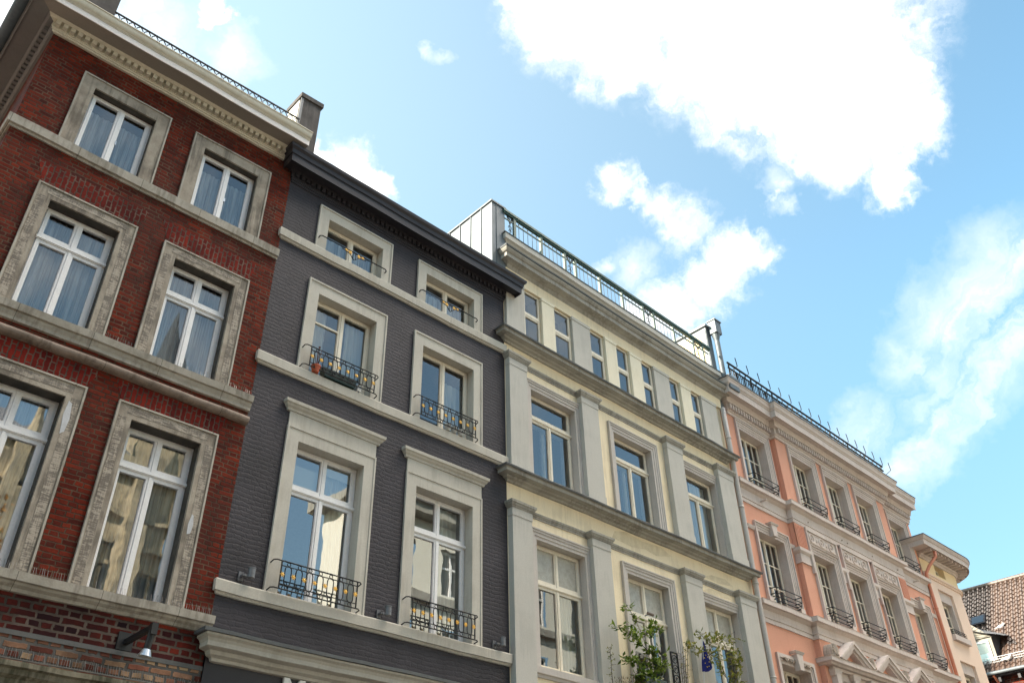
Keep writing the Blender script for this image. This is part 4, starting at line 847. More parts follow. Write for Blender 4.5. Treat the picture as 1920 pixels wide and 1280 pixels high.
    for a, b in zip((23.4, 24.4, 25.42, 26.45, 27.47, 28.5), (24.4, 25.42, 26.45, 27.47, 28.5, 29.52)):
        cx = (a+b)/2
        for dx in (-.2, .0, .2):
            m.tube([(cx+dx+.09*math.cos(q*.8)*(1-q*.08), D-o-.06, 7.82+.09*math.sin(q*.8)*(1-q*.08)) for q in range(10)], .022, 5); m.ball((cx+dx, D-o-.06, 7.82), .035, nu=6, nv=4)
    m.smooth = True; m.build('carved_foliage', M['pinkcarve'], t)
    m = MB(); m.box(23.52, 29.4, o-.01, o+.035, 7.62, 8.12); m.build('frieze', M['pinktrim'], t)
    for a, b, oo in G[1:]: window(t, a, b, 5.4, 7.5, oo, .4, frame='creamframe', mun=(2,3), glass='glassd')
    WARP[0] = False
    # downpipe in the joint to the cream house
    m = MB(); m.smooth = True; m.tube([(20.3,D-.14,15.25),(20.31,D-.14,14),(20.32,D-.14,12),(20.31,D-.14,10.4),(20.3,D-.14,8.),(20.3,D-.14,4.),(20.3,D-.14,.1)], .075, 12)
    for z in (14.2,12.0,9.8,7.4,5.): m.tube([(20.31,D-.14,z),(20.31,D-.14,z+.05)], .088, 12)
    m.build('downpipe', M['greypipe'], t)
    return t
pink_house()
# ================================================================ FAR ROUNDED HOUSE
def far_house():
    t = thing('corner_house', 'peach rendered house with a rounded corner and a curved bracketed cornice', 'building', (32.4, 12, 0))
    X0, XC, Rr = 32.38, 35.25, 1.2
    def path(p, n=14):    # plan line offset outwards by p, front then round the corner
        out = [(X0, 12-p)]
        for k in range(n+1):
            a = math.pi/2*k/n; out.append((XC+(Rr+p)*math.sin(a), 12+Rr-(Rr+p)*math.cos(a)))
        out.append((XC+Rr+p, 24)); return out
    def sweep(prof, name, mat, leftret=0.):
        m = MB(); cols = [path(p) for p, z in prof]; ns = len(cols[0]); n = len(prof)
        if leftret:
            for i, (p, z) in enumerate(prof): cols[i] = [(X0-p, 12+leftret), (X0-p, 12-p)]+cols[i][1:]
            ns += 1
        for s_ in range(ns):
            for i, (p, z) in enumerate(prof): m.v.append((cols[i][s_][0], cols[i][s_][1], z))
        for s_ in range(ns-1):
            for i in range(n-1): m.f.append((s_*n+i, (s_+1)*n+i, (s_+1)*n+i+1, s_*n+i+1))
        m.f.append(tuple(range(n))[::-1]); return m.build(name, M[mat], t)
    wins = ((33.3,34.55,11.12,12.8),(33.3,34.55,8.2,10.22),(33.6,34.42,13.4,13.78))
    m = MB(); wall(m, X0, XC, 0, 13.2, [w for w in wins if w[3] < 13], rev=.35)
    n = 14
    for k in range(n):
        a, b = math.pi/2*k/n, math.pi/2*(k+1)/n
        p = lambda q: (XC+Rr*math.sin(q), 12+Rr-Rr*math.cos(q))
        m.quad((*p(a),0), (*p(b),0), (*p(b),13.2), (*p(a),13.2))
    m.quad((XC+Rr,12+Rr,0), (XC+Rr,24,0), (XC+Rr,24,14), (XC+Rr,12+Rr,14)); m.build('wall', M['farwall'], t)
    m = MB(); wall(m, X0, XC, 13.2, 14.05, [wins[2]], rev=.25)
    for k in range(n):
        a, b = math.pi/2*k/n, math.pi/2*(k+1)/n
        p = lambda q: (XC+Rr*math.sin(q), 12+Rr-Rr*math.cos(q)); m.quad((*p(a),13.2), (*p(b),13.2), (*p(b),14.05), (*p(a),14.05))
    m.build('attic_wall', M['farwall2'], t)
    sweep([(0,13.08),(.04,13.09),(.06,13.14),(.1,13.16),(.1,13.22),(0,13.25)], 'string_course', 'farwall')
    sweep([(0,13.78),(.05,13.79),(.07,13.85),(.12,13.88),(.14,13.93),(0,13.95)], 'cornice_moulding', 'pinktrim')
    sweep([(0,14.02),(.55,14.03),(.55,13.99),(.57,13.98),(.58,14.16),(.61,14.18),(.65,14.26),(.66,14.3),(0,14.33)], 'cornice', 'pinktrim', leftret=.5)
    sweep([(0,14.32),(.68,14.303),(.68,14.33),(.1,14.5)], 'roof_edge', 'lead', leftret=.5)
    m = MB(); pts = path(.2, 16); 
    def br(x, y, ang):
        c, s_ = math.cos(ang), math.sin(ang); vs = []
        for dx in (-.06,.06):
            for dy in (-.2,.28):
                for z in (13.92, 14.015): vs.append((x+dx*c+dy*s_, y+dx*s_-dy*c, z))
        m.add(vs, [(0,1,3,2),(4,6,7,5),(0,4,5,1),(2,3,7,6),(0,2,6,4),(1,5,7,3)])
    x = 32.5
    while x < XC: br(x, 12-.2, 0); x += .3
    for k in range(1, 7): a = k*.25; br(XC+(Rr+.2)*math.sin(a), 12+Rr-(Rr+.2)*math.cos(a), a)
    m.build('cornice_bracket', M['pinktrim'], t)
    m = MB(); m.add([(X0,12.3,14.3)]+[(x, y, 14.3) for x, y in path(-.2)[1:]]+[(X0,24,14.3)], [tuple(range(18))]); m.build('roof', M['darkroof'], t)
    for i, (a, b, c, d) in enumerate(wins[:2]):
        m = MB(); m.box(a-.03, b+.03, -.02, .13, c-.2, c); m.build('window_sill', M['pinktrim'], t)
        m = MB(); wall(m, a+.001, b-.001, c, d-.001, [(a+.06, b-.12, c, d-.38)], -.09, .24); m.build('window_surround', M['pinktrim'], t); a += .06; b -= .12; d -= .38
        window(t, a, b, c, d, -.09, .17, frame='creamframe', mun=(1,3), glass='glassd', depth=.8)
        r = MB()
        for z in (c+.06, c+.13, c+.2): r.tube([(a+.05, D-.0, z), (a+.05, D-.08, z), (b-.05, D-.08, z), (b-.05, D-.0, z)], .012, 4)
        for k in range(8): r.tube([(a+.1+k*.14, D-.08, c+.02), (a+.1+k*.14, D-.08, c+.2)], .007, 4)
        r.build('window_railing', M['iron'], t)
    window(t, 33.6, 34.42, 13.4, 13.78, 0, .2, frame='creamframe', glass='glassd', depth=.8, fw=.03, sw=.03)
    m = MB(); m.smooth = True; m.tube([(32.75,D-.5,13.95),(32.75,D-.48,13.75),(32.5,D-.25,13.4),(32.33,D-.12,13.1),(32.33,D-.1,12.8),(32.33,D-.1,.2)], .06, 8)
    for z in (11.8,9.,6.): m.tube([(32.33,D-.1,z),(32.33,D-.1,z+.04)], .075, 8)
    m.build('downpipe', M['copperpipe'], t)
    return t
far_house()
# ================================================================ TILED HOUSE ACROSS THE END OF THE STREET
def tile_house():
    t = thing('tiled_house', 'brick house with a steep clay tiled roof closing the end of the street', 'building', (46.4, 13, 0))
    XE, XR, ZE, ZR = 45.9, 50.0, 12.6, 17.86; Y0, Y1 = -3., 26.
    m = MB()
    m.quad((46.4,Y0,0),(46.4,Y1,0),(46.4,Y1,12.9),(46.4,Y0,12.9)); m.quad((53.5,Y0,0),(53.5,Y1,0),(53.5,Y1,13),(53.5,Y0,13))
    for y in (Y0, Y1): m.add([(46.4,y,0),(53.5,y,0),(53.5,y,13),(XR,y,ZR-.1),(46.4,y,13)], [(0,1,2,3,4)])
    m.build('wall', M['lowbrick'], t)
    ux, uz = (XR-XE), (ZR-ZE); L_ = math.hypot(ux, uz); ux /= L_; uz /= L_; nx, nz = -uz, ux
    rows, tw = 21, .245; cols = int((Y1-Y0)/tw); rl = L_/rows; m = MB(); prof = [(0,.0),(.12,.035),(.3,.05),(.48,.03),(.6,-.0),(.8,-.022),(.93,-.012)]
    per = len(prof)
    line = [(Y0+tw*(c+f), h) for c in range(cols) for f, h in prof]
    nn = len(line)
    for r in range(rows):
        for e, (s0, lift) in enumerate(((r*rl, .055), ((r+1)*rl+.03, .01))):
            for y, h in line:
                q = lift+h*1.3; jit = .012*math.sin(y*13.7+r*7.1)
                m.v.append((XE+ux*s0+nx*(q+jit), y, ZE+uz*s0+nz*(q+jit)))
        for y, h in line: m.v.append((XE+ux*r*rl+nx*(h*1.3-.03), y, ZE+uz*r*rl+nz*(h*1.3-.03)))
        b = r*3*nn
        for i in range(nn-1): m.f.append((b+i, b+i+1, b+nn+i+1, b+nn+i)); m.f.append((b+2*nn+i, b+2*nn+i+1, b+i+1, b+i))
    m.build('roof', M['tile'], t)
    m = MB(); m.quad((XR,Y0,ZR),(XR,Y1,ZR),(54,Y1,12.7),(54,Y0,12.7)); m.build('back_roof', M['tiledark'], t)
    m = MB(); y = Y0
    while y < Y1: m.cyl((XR,y,ZR+.02), (XR,y+.42,ZR+.04), .14, .12, 10); y += .38
    m.build('ridge_tiles', M['tile'], t)
    m = MB(); m.smooth = True; m.tube([(45.83,Y0,12.58),(45.83,Y1,12.58)], .08, 8); m.build('gutter', M['zinc'], t)
    m = MB(); m.tube([(45.9,15.25,12.5),(46.3,15.2,12.1),(46.3,15.2,.2)], .06, 8); m.build('downpipe', M['copperpipe'], t)
    m = MB()
    for y in [Y0+.9*k for k in range(32)]: m.bx(46.0, 46.4, y, y+.12, 12.2, 12.5)
    m.bx(45.92, 46.42, Y0, Y1, 12.44, 12.5); m.build('eaves', M['darkpaint'], t)
    # snow fence
    m = MB(); sx, sz = XE+ux*.55, ZE+uz*.55
    for h in (.1, .2, .3): m.tube([(sx+nx*h*.3, Y0, sz+h), (sx+nx*h*.3, Y1, sz+h)], .012, 4)
    y = Y0
    while y < Y1:
        if 9 < y < 18: m.tube([(sx+nx*.04, y, sz+.03), (sx+nx*.09, y+.05, sz+.3)], .011, 4)
        y += .12
    m.build('snow_guard', M['greymetal'], t)
    # dormer with swept roof
    m = MB(); yw0, yw1 = 15.15, 17.3; xf = 46.35
    m.add([(xf,yw0-.2,13.0),(xf,yw1+.2,13.0),(xf,yw1+.2,14.35),(xf,yw0-.2,14.35)], [(0,1,2,3)]); 
    m.add([(xf,yw0-.25,14.3),(xf,yw1+.25,14.3),(xf,16.9,15.35),(xf,15.9,15.3)], [(0,1,2,3)]); f = m.build('dormer_front', M['scale_l'], t)
    m = MB()
    for k in range(7): 
        z = 14.42+.13*k; w0 = 15.02+.14*k
        m.tube([(xf-.02, w0+.1*q, z-.03*math.sin(q*.8)) for q in range(int((17.4-w0)/.1)-k)], .012, 4)
    m.build('dormer_scales', M['scale_l'], f)
    m = MB(); n = 8       # side cheek and concave roof
    for i in range(n+1):
        s_ = i/n; yb = 14.93-.35*s_**1.6; x = 46.3+2.2*s_
        m.v += [(x, yb-.0, 13.1+ (x-46.3)*1.28*.95), (x, yb-.02, 14.42+.25*s_*1.2)]
    for i in range(n): m.f.append((2*i, 2*i+1, 2*i+3, 2*i+2))
    m.build('dormer_cheek', M['slate'], t)
    m = MB(); n = 10
    for i in range(n+1):
        s_ = i/n; x = 46.15+3.0*s_
        for j in range(n+1):
            q = j/n; y = 14.55+2.2*q; z = 14.2+1.25*(q**.85)+.42*s_-.22*math.sin(math.pi*q)*(1-s_)+.25*s_*(1-q)
            m.v.append((x, y-.25*(1-s_)*(1-q), z))
    for i in range(n):
        for j in range(n): a = i*(n+1)+j; m.f.append((a, a+1, a+n+2, a+n+1))
    m.build('dormer_roof', M['slate'], t)
    m = MB()
    for q in ((15.12,15.2,13.1,14.2),(16.9,17,13.1,14.2)): m.bx(xf-.06, xf, q[0], q[1], q[2], q[3])
    m.bx(xf-.06, xf, 15.2, 16.9, 13.1, 13.2); m.bx(xf-.06, xf, 15.2, 16.9, 14.12, 14.2); w = m.build('window', M['whiteframe'], t)
    m = MB(); m.quad((xf-.02,15.2,13.2),(xf-.02,16.9,13.2),(xf-.02,16.9,14.12),(xf-.02,15.2,14.12)); m.build('pane', M['glassd'], w)
    m = MB(); m.quad((xf-.01,15.2,13.2),(xf-.01,16.9,13.2),(xf-.01,16.9,13.62),(xf-.01,15.2,13.62)); m.build('blind', M['paleblind'], w)
    # skylight
    def rp(s_, y, h): return (XE+ux*s_+nx*h, y, ZE+uz*s_+nz*h)
    s0, s1, ya, yb = 3.55, 4.2, 15.5, 16.25
    m = MB(); vs = [rp(s_, y, h) for s_ in (s0, s1) for y in (ya, yb) for h in (-.05, .17)]; m.add(vs, [(0,1,3,2),(4,6,7,5),(0,4,5,1),(2,3,7,6),(1,5,7,3)]); w = m.build('skylight', M['darkpaint'], t)
    m = MB(); m.quad(rp(s0+.08, ya+.08, .178), rp(s1-.08, ya+.08, .178), rp(s1-.08, yb-.08, .178), rp(s0+.08, yb-.08, .178)); m.build('skylight_pane', M['glass'], w)
    return t
tile_house()
# ================================================================ SMALL THINGS
def pigeon(loc, label):
    x, y, z = loc; m = MB(); m.smooth = True
    m.ball((x, y, z+.1), .09, 1, 1.7, .95, 10, 8); m.ball((x, y-.15, z+.2), .05, 1, 1.1, 1.05, 8, 6)
    m.tube([(x, y-.09, z+.12), (x, y-.13, z+.17), (x, y-.15, z+.2)], .05, 8, taper=.8); m.tube([(x, y-.18, z+.2), (x, y-.23, z+.19)], .012, 5, taper=.2)
    m.tube([(x, y+.1, z+.1), (x, y+.3, z+.06)], .05, 6, taper=.5)
    for s_ in (-.03,.03): m.tube([(x+s_, y, z+.03), (x+s_, y, z-.02)], .008, 4)
    o = m.build('pigeon', M['pigeon'], None, loc); tag(o, label, 'pigeon', 'pigeons on the tiled roof')
pigeon((47.75, 14.78, 14.96), 'white pigeon perched beside the top of the dormer roof'); pigeon((46.1, 14.45, 13.05), 'white pigeon by the snow guard just above the gutter')
def spotlight(x, z, label):
    t = thing('wall_spotlight', label, 'wall lamp', (x, 12, z), 'up-and-down spotlights on the dark house')
    m = MB(); m.box(x-.1, x-.02, 0, .03, z-.09, z+.05); m.box(x-.08, x-.04, .03, .12, z-.04, z-.01); m.box(x-.06, x+.03, .1, .13, z-.04, z-.01); m.build('bracket', M['darkmetal'], t)
    m = MB(); m.smooth = False; m.cyl((x+.05, D-.13, z-.05), (x+.05, D-.13, z+.09), .055, n=18); m.cyl((x+.05, D-.13, z+.09), (x+.05, D-.13, z+.105), .06, n=18); m.cyl((x+.05, D-.13, z+.01), (x+.05, D-.13, z+.022), .058, n=18); m.build('lamp_head', M['darkmetal'], t)
spotlight(5.9, 6.52, 'small grey spotlight on dark wall beside the brick house'); spotlight(8.45, 6.50, 'small grey spotlight on dark wall between the two tall windows'); spotlight(11.06, 6.50, 'small grey spotlight on dark wall beside the cream house')
def floodlight():
    t = thing('floodlight', 'black arm floodlight fixed to the brick wall below the lowest sill', 'wall lamp', (4.37, 12, 5.2))
    m = MB(); m.box(4.26, 4.47, .012, .04, 5.13, 5.36); m.build('wall_plate', M['black'], t)
    m = MB(); m.bx(4.34, 4.4, 11.12, 11.98, 5.2, 5.265); m.bx(4.33, 4.41, 11.08, 11.17, 5.13, 5.275); m.build('arm', M['black'], t)
    m = MB(); m.cyl((4.37,11.14,5.2), (4.355,11.16,4.95), .045); m.build('lamp_body', M['black'], t)
    m = MB(); m.cyl((4.357,11.157,4.955), (4.35,11.165,4.87), .05, .085, 18); m.build('reflector', M['steel'], t)
    m = MB(); m.cyl((4.37,11.12,5.275), (4.37,11.12,5.29), .03); m.build('lamp_cap', M['rust'], t)
floodlight()
def sign():
    t = thing('shop_sign', 'white capital letters on the dark shop fascia under the greige cornice', 'sign', (6.76, 11.94, 4.8))
    zt, zb = 5.17, 4.87
    m = MB(); x = 6.74; w = .36; s = .075
    m.ext([(x,zb),(x+s,zb),(x+s,zt-.12),(x+w/2,zb+.04),(x+w-s,zt-.12),(x+w-s,zb),(x+w,zb),(x+w,zt),(x+w-.09,zt),(x+w/2,zb+.16),(x+.09,zt),(x,zt)], .065, .115); m.build('letter', M['whitepl'], t)
    m = MB(); x = 7.2
    m.box(x, x+.07, .065, .115, zb, zt); m.box(x+.07, x+.26, .065, .115, zt-.065, zt); m.box(x+.07, x+.23, .065, .115, (zt+zb)/2-.03, (zt+zb)/2+.03); m.box(x+.07, x+.26, .065, .115, zb, zb+.065); m.build('letter', M['whitepl'], t)
sign()
def leafat(m, p, d, l, w):
    d = d.normalized(); s_ = d.cross(Vector((0,0,1)))
    if s_.length < .1: s_ = Vector((1,0,0))
    s_ = s_.normalized()*w; up = d.cross(s_).normalized()*l*.12
    m.add([p, p+d*l*.5+s_+up, p+d*l, p+d*l*.5-s_+up], [(0,1,2,3)])
def shrub(name, label, stems, mleaf, nl, lsize, loc, group=None, wob=.03, cat='plant'):
    t = thing(name, label, cat, loc, group)
    b, lf = MB(), MB()
    for pts in stems:
        P = [Vector(p) for p in pts]; b.tube(P, .009, 5, taper=.45)
        n = nl
        for i in range(n):
            s_ = (i+.5)/n*(len(P)-1); k = min(int(s_), len(P)-2); p = P[k].lerp(P[k+1], s_-k)
            if i < n*.15 and random.random() < .6: continue
            tw = Vector((random.gauss(0,1), random.gauss(0,1), random.gauss(0,.6)))*wob*2.2; q = p+tw
            b.tube([p, q], .003, 3)
            for _ in range(3):
                d = Vector((random.gauss(0,1), random.gauss(0,1)-.2, random.gauss(-.1,.8))); leafat(lf, q+tw*random.random()*.4, d, lsize*random.uniform(.8,1.4), lsize*.3)
    b.build('stem', M['bark'], t); lf.build('leaves', M[mleaf], t); return t
# cactus-like plant in a terracotta pot, green trough and white carton on the ledge of the upper left dark window
t = thing('flower_pot', 'terracotta pot with a bare reddish plant behind the balcony grille', 'flower pot', (6.58, 11.88, 10.47))
m = MB(); m.cyl((6.58,11.91,10.47), (6.58,11.91,10.585), .06, .085); m.cyl((6.58,11.91,10.585), (6.58,11.91,10.615), .092, .092); m.build('pot', M['terracotta'], t)
m = MB()
for k in range(6): a = k*1.05; m.tube([(6.58,11.9,10.6),(6.58+.04*math.cos(a),11.89+.03*math.sin(a),10.72),(6.58+.08*math.cos(a),11.89+.05*math.sin(a),10.84+.02*k)], .005, 4)
m.ball((6.6,11.9,11.03), .022); m.tube([(6.58,11.89,10.62),(6.6,11.9,11.03)], .006, 5); m.build('plant_stem', M['deadstem'], t)
m = MB(); m.ext([(6.76,10.475),(7.43,10.475),(7.46,10.63),(6.73,10.63)], -.02, .12); m.box(6.72, 7.47, -.03, .13, 10.63, 10.655); tag(m.build('planter_trough', M['darkgreen'], None, (7.1,12,10.47)), 'dark green plastic trough behind the grille of the upper left dark-house window', 'planter')
m = MB(); m.box(7.5, 7.58, .02, .1, 10.475, 10.6); m.box(7.53, 7.565, .1, .102, 10.53, 10.55); tag(m.build('milk_carton', M['whitepl'], None, (7.54,12,10.47)), 'small white carton on the ledge beside the green trough', 'carton')
pot0 = None
for k, lb in enumerate(('pale pot leftmost of the three behind the upper right dark-house grille', 'pale pot in the middle of the three behind the upper right dark-house grille', 'pale pot rightmost of the three behind the upper right dark-house grille')):
    x = 9.72+.17*k
    if pot0 is None:
        pot0 = thing('flower_pot', lb, 'flower pot', (x, 11.9, 10.47), 'pale pots on the ledge')
        m = MB(); m.cyl((x,11.93,10.475), (x,11.93,10.58), .05, .068); p0 = m.build('pot', M['bluepot'], pot0)
        m = MB(); m.cyl((x,11.93,10.58), (x,11.93,10.6), .075, .075); r0 = m.build('pot_rim', M['bluepot'], p0)
    else:
        c = pot0.copy(); S.collection.objects.link(c); c.location.x = x; c['label'] = lb
        q = p0.copy(); S.collection.objects.link(q); q.parent = c; q2 = r0.copy(); S.collection.objects.link(q2); q2.parent = q
# balcony boxes and plants on the cream house
def bal():
    t = thing('balcony_shelf', 'iron framed shelf with scrolled side carrying planters on the cream house', 'balcony', (15.2, 11.5, 6.0))
    m = MB(); m.box(13.7, 18.6, .02, .62, 5.85, 5.95); m.build('shelf', M['greytrim'], t)
    m = MB(); 
    for x in (15.98, 16.2): m.box(x-.012, x+.012, .28, .31, 5.95, 7.2)
    m.box(15.97, 16.21, .28, .31, 7.2, 7.225)
    for k in range(4): m.tube([(16.09+.085*math.cos(q*math.pi/8), D-.295, 7.08-.21*k+.085*math.sin(q*math.pi/8)) for q in range(16)], .011, 5, closed=True); m.tube([(16.09+.03*math.cos(q*.9), D-.295, 7.08-.21*k+.03*math.sin(q*.9)) for q in range(6)], .01, 4)
    m.build('scroll_grille', M['iron'], t)
bal()
m = MB(); m.ext([(14.68,5.96),(15.28,5.96),(15.32,6.42),(14.62,6.42)], .32, .6); tag(m.build('planter', M['darkgreen'], None, (15,11.6,5.96)), 'dark green planter standing among dry growth on the cream house shelf', 'planter')
def drygrowth():
    m = MB()
    for i in range(900):
        x = random.uniform(13.75, 16.9); z0 = 5.96; h = .22+.18*math.exp(-((x-14.3)/.5)**2)+.2*math.exp(-((x-16)/.5)**2); o = random.uniform(.3,.62)
        if 14.62 < x < 15.3 and random.random() < .7: continue
        z = z0+random.random()*h; leafat(m, Vector((x, D-o, z)), Vector((random.gauss(0,1), random.gauss(0,.6), random.gauss(.3,.8))), random.uniform(.06,.13), .008)
    o = m.build('dry_growth', M['dry'], None, (15.2,11.5,5.96)); tag(o, 'tangle of brown dried trailing growth along the shelf', 'plant'); o['kind'] = 'stuff'
drygrowth()
V = lambda x, z, o=.5: (x, D-o, z)
shrub('leafy_shrub', 'tall broad-leaved green shrub in front of the middle cream-house window', [
    [V(14.98,6.3), V(14.95,6.8), V(14.78,7.3), V(14.55,7.65), V(14.32,7.86)], [V(14.9,7.0), V(14.6,7.15), V(14.3,7.25), V(14.02,7.32)],
    [V(14.85,6.7), V(14.55,6.72), V(14.25,6.72), V(14.1,6.7)], [V(14.8,7.25), V(15.1,7.45), V(15.4,7.62)], [V(14.95,6.4), V(14.75,6.5), V(14.6,6.45)],
    [V(14.98,6.3), V(15.15,6.6), V(15.3,6.75), V(15.45,6.8)], [V(14.98,6.3), V(14.7,6.35), V(14.45,6.5)], [V(15.0,6.3), V(15.0,6.7), V(15.1,6.95), V(15.2,7.05)]], 'leaf', 28, .12, (14.98, 11.5, 6.2), wob=.028)
shrub('wispy_shrub', 'airy yellow-green bush behind the blue flag', [
    [V(17.9,6.2), V(17.75,6.8), V(17.5,7.3), V(17.1,7.65), V(16.75,7.8)], [V(17.5,7.3), V(17.0,7.35), V(16.5,7.4), V(16.25,7.42)], [V(17.9,6.2), V(18.0,6.9), V(18.1,7.5), V(18.35,8.1)],
    [V(18.0,6.9), V(18.25,7.3), V(18.45,7.5)], [V(17.7,6.9), V(17.4,7.1), V(17.2,7.5), V(17.3,7.8)], [V(17.95,6.5), V(18.2,6.7), V(18.4,6.9)], [V(18.0,7.3), V(17.8,7.7), V(17.6,7.9)], [V(17.9,6.2), V(17.5,6.4), V(17.3,6.6)]], 'leaf2', 28, .1, (17.9, 11.5, 6.2), wob=.035)
shrub('feathery_plant', 'thin feathery plant beside the scrolled grille', [[V(16.0+.05*k,6.3), V(16.02+.07*k,6.8), V(16.05+.1*k,7.15+.08*k)] for k in range(4)], 'leaf2', 16, .03, (16.1, 11.5, 6.2), wob=.02)
shrub('sprout', 'lone thin weed with a tufted top left of the green shrub', [[V(13.7,6.0), V(13.69,6.4), V(13.7,6.6)], [V(13.7,6.55), V(13.69,6.7), V(13.71,6.85)]], 'leaf2', 14, .04, (13.7, 11.5, 6.0), wob=.016)
t = thing('security_camera', 'small brown cylindrical camera on the transom of the middle lower cream-house window', 'camera', (15.8, 11.9, 8.05))
m = MB(); m.cyl((15.72,D-.02,8.06), (15.72,D+.1,8.05), .012); m.build('bracket', M['greymetal'], t); m = MB(); m.cyl((15.66,D-.03,8.07), (15.82,D-.06,8.05), .035); m.build('housing', M['camhouse'], t)
def flag():
    t = thing('flag', 'small blue flag with a ring of yellow stars hanging on a thin pole', 'flag', (16.8, 11.5, 6))
    m = MB(); m.tube([(16.7,11.55,5.9),(16.83,11.5,6.9),(16.93,11.48,7.66)], .009, 6); m.build('pole', M['steel'], t)
    m = MB(); n = 10; m.smooth = True
    for j in range(n+1):
        q = j/n; z = 7.6-.72*q; w = .05+.33*min(1, q*1.3)*(1 if q < .85 else 1-.5*(q-.85)/.15); xl = 16.92-.17*q
        for i in range(9): s_ = i/8; m.v.append((xl+w*s_, 11.48+.035*math.sin(s_*7+q*3)*q, z+.06*s_*(q-.4)))
    for j in range(n):
        for i in range(8): a = j*9+i; m.f.append((a, a+1, a+10, a+9))
    c = m.build('cloth', M['flag'], t)
    m = MB()
    for k in range(7):
        a = k*math.pi/3.5; cx, cz = 16.93+.085*math.cos(a), 7.13+.13*math.sin(a)
        m.ext([(cx+(.013 if q % 2 == 0 else .005)*math.sin(q*math.pi/5), cz+(.013 if q % 2 == 0 else .005)*math.cos(q*math.pi/5)) for q in range(10)], .55, .56)
    m.build('stars', M['star'], c)
flag()
m = MB(); m.box(17.62, 17.9, -.1, -.06, 6.4, 7.1); tag(m.build('blue_panel', M['blueobj'], None, (17.75,12,6.4)), 'bright blue hanging cloth seen through the right cream-house window', 'cloth')
# ================================================================ ACROSS THE STREET (seen in the panes), then unseen shade blocks
def church():
    t = thing('church', 'tan stone gothic church with a slender grey spire across the street', 'building', (15, -18, 0)); m = MB()
    x0, x1, y0, y1 = 1.5, 15.3, -24., -15.
    m.bx(x0, x1, y0, y1, 0, 21.5)
    for k in range(6):
        x = x0+.3+k*2.8; m.bx(x, x+.8, y1, y1+1.1, 0, 18.5); m.bx(x+.1, x+.7, y1, y1+.7, 18.5, 21.8); m.cyl((x+.4,y1+.35,21.8), (x+.4,y1+.35,24.5), .35, .02, 8)
    for k in range(5):
        x = x0+1.5+k*2.8
        for dx in (0, .6, 1.2): m.bx(x+dx-.06, x+dx+.06, y1-.0, y1+.2, 4, 16.5)
        for z in (5, 8, 12.2, 16.6, 17.6, 19.): m.bx(x-.3, x+1.5, y1, y1+.3, z, z+.2)
    m.bx(12.6, 16, -20, -15.5, 21.5, 24); m.bx(x0, x1, y1, y1+.5, 21.1, 21.6); m.build('wall', M['churchstone'], t)
    m = MB(); m.add([(x0,y1,21.6),(x1,y1,21.6),(x1,(y0+y1)/2,25),(x0,(y0+y1)/2,25),(x1,y0,21.6),(x0,y0,21.6)], [(0,1,2,3),(3,2,4,5)]); m.cyl((14.3,-17.7,24), (14.3,-17.7,33), 1.7, .05, 8); m.build('spire', M['slate'], t)
    m = MB(); 
    for k in range(5):
        x = x0+1.2+k*2.8; m.bx(x, x+1.8, y1-.02, y1+.05, 4, 16.5)
    m.build('window', M['darkroof'], t)
church()
def autumn_tree(x, y, h, label):
    t = thing('autumn_tree', label, 'tree', (x, y, 0)); b, lf = MB(), MB(); b.tube([(x,y,0),(x+.2,y,h*.3),(x,y+.2,h*.6),(x+.1,y,h*.85)], .28, 8, taper=.2)
    for k in range(14):
        a = k*2.4; z = h*(.3+.045*k); L_ = h*.24*(1-.04*k); e = Vector((x+math.cos(a)*L_, y+math.sin(a)*L_, z+L_*.7)); b.tube([(x,y,z), tuple(e)], .09, 5, taper=.2)
        for _ in range(190):
            p = e+Vector((random.gauss(0,1), random.gauss(0,1), random.gauss(0,.8)))*h*.07; leafat(lf, p, Vector((random.gauss(0,1),random.gauss(0,1),random.gauss(0,1))), .3, .1)
    b.build('trunk', M['bark'], t); lf.build('crown', M['autumn'], t)
autumn_tree(4.2, -10.5, 15.5, 'autumn tree with orange leaves left of the church front'); autumn_tree(12.2, -11.5, 11.5, 'lower autumn tree in front of the church buttresses')
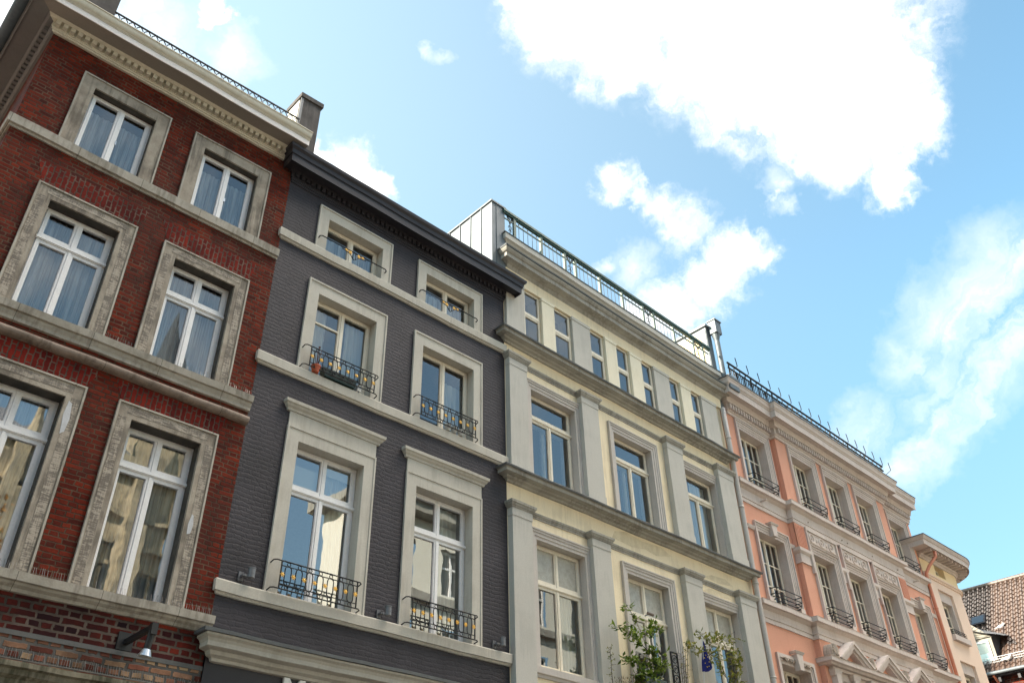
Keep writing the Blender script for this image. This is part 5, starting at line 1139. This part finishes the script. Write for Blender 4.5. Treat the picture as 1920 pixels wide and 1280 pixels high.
def white_house():
    t = thing('white_house', 'white rendered house with grey cornice bands across the street', 'building', (31, -6, 0)); m = MB()
    x0, x1, yf = 20.5, 46., -6.
    cols = [x0+1.2+k*2.9 for k in range(9)]; zs = (4.5, 8.2, 11.9, 15.6)
    Hs = [(c, c+1.3, z, z+2.2) for c in cols for z in zs]
    xs = sorted({x0, x1, *[h[0] for h in Hs], *[h[1] for h in Hs]}); zz = sorted({0, 19.5, *[h[2] for h in Hs], *[h[3] for h in Hs]})
    for a, b in zip(xs, xs[1:]):
        for c, d in zip(zz, zz[1:]):
            if any(h[0] < (a+b)/2 < h[1] and h[2] < (c+d)/2 < h[3] for h in Hs): continue
            m.quad((b,yf,c), (a,yf,c), (a,yf,d), (b,yf,d))
    m.bx(x0, x0+.1, -9.5, yf, 0, 19.5); m.bx(x1-.1, x1, -9.5, yf, 0, 19.5); m.build('wall', M['whitewall'], t)
    m = MB()
    for z in (3.9, 7.6, 11.3, 15.): m.bx(x0-.2, x1, yf, yf+.3, z, z+.35)
    m.bx(x0-.9, x1, yf-3.5, yf+.9, 19.4, 19.9); m.bx(x0-.7, x1, yf, yf+.7, 18.9, 19.4); m.build('cornice', M['greytrim'], t)
    m = MB(); m.add([(x0-.8,yf+.8,19.9),(x1,yf+.8,19.9),(x1,yf-4,23),(x0-.8,yf-4,23)], [(0,1,2,3)]); m.build('roof', M['slate'], t)
    m = MB()
    for a, b, c, d in Hs: m.quad((b,yf-.25,c), (a,yf-.25,c), (a,yf-.25,d), (b,yf-.25,d))
    p = m.build('window', M['room'], t); m = MB()
    for a, b, c, d in Hs:
        for xx in (a, (a+b)/2-.05, b-.1): m.bx(xx, xx+.1, yf-.22, yf-.15, c, d)
        for z in (c, (c+d)/2+.2, d-.1): m.bx(a, b, yf-.215, yf-.16, z, z+.1)
    m.build('window_frame', M['whiteframe'], p)
white_house()
def back_block():  # unseen block, gable slope shaped to cast the shadow edge on the tiles
    t = thing('shadow_gable', 'unseen gabled block added behind the cream house to shade the tiled roof', 'building', (25, 30, 0))
    prof = [(17,0),(31,0),(31,24),(26.6,33.3),(25.4,32.1),(17,21)]
    m = MB(); m.add([(x,27.2,z) for x, z in prof]+[(x,40,z) for x, z in prof], [tuple(range(6))[::-1], tuple(range(6,12))]+[(i,(i+1)%6,6+(i+1)%6,6+i) for i in range(6)]); m.build('wall', M['whitewall'], t)
    m = MB(); m.quad((31.1,27.1,23.9),(26.6,27.1,33.4),(26.6,40.1,33.4),(31.1,40.1,23.9)); m.quad((26.6,27.1,33.4),(16.9,27.1,21),(16.9,40.1,21),(26.6,40.1,33.4)); m.build('roof', M['darkroof'], t)
    m = MB()
    for z in range(3, 22, 3):
        for x in (19, 22, 25, 28): m.bx(x, x+1., 27.15, 27.25, z, z+1.5)
    m.build('window', M['room'], t)
def left_blocks():
    t = thing('left_shade_block', 'unseen block added left of the brick house to shade its side', 'building', (-10, 20, 0))  # out of view, added to keep sun off the brick house side
    m = MB(); m.bx(-20, -6, 12, 34, 0, 20); m.build('wall', M['farwall'], t); m = MB(); m.bx(-20.3, -5.8, 11.8, 34.2, 20, 20.5); m.build('roof', M['darkroof'], t)
    m = MB()
    for z in range(3, 19, 4):
        for x in range(-19, -7, 3): m.bx(x, x+1.3, 11.95, 12.05, z, z+2.2)
    m.build('window', M['room'], t)
    t = thing('opposite_shade_block', 'unseen dark brick block added left of the church to cut light from the left', 'building', (-12, -12, 0))  # out of view, added tall and dark to dim left-facing returns
    m = MB(); m.bx(-44, -14, -26, -7, 0, 33); m.build('wall', M['lowbrick'], t); m = MB(); m.bx(-44.3, -13.7, -26.3, -6.7, 33, 33.5); m.build('roof', M['darkroof'], t)
    m = MB()
    for z in range(3, 31, 4):
        for x in range(-43, -16, 3): m.bx(x, x+1.3, -7.05, -6.95, z, z+2.2)
    m.build('window', M['room'], t)
left_blocks()
back_block()
for o in S.objects:
    if '_o' in o: del o['_o']
S.cycles.use_denoising = True
S.cycles.transparent_max_bounces = 12
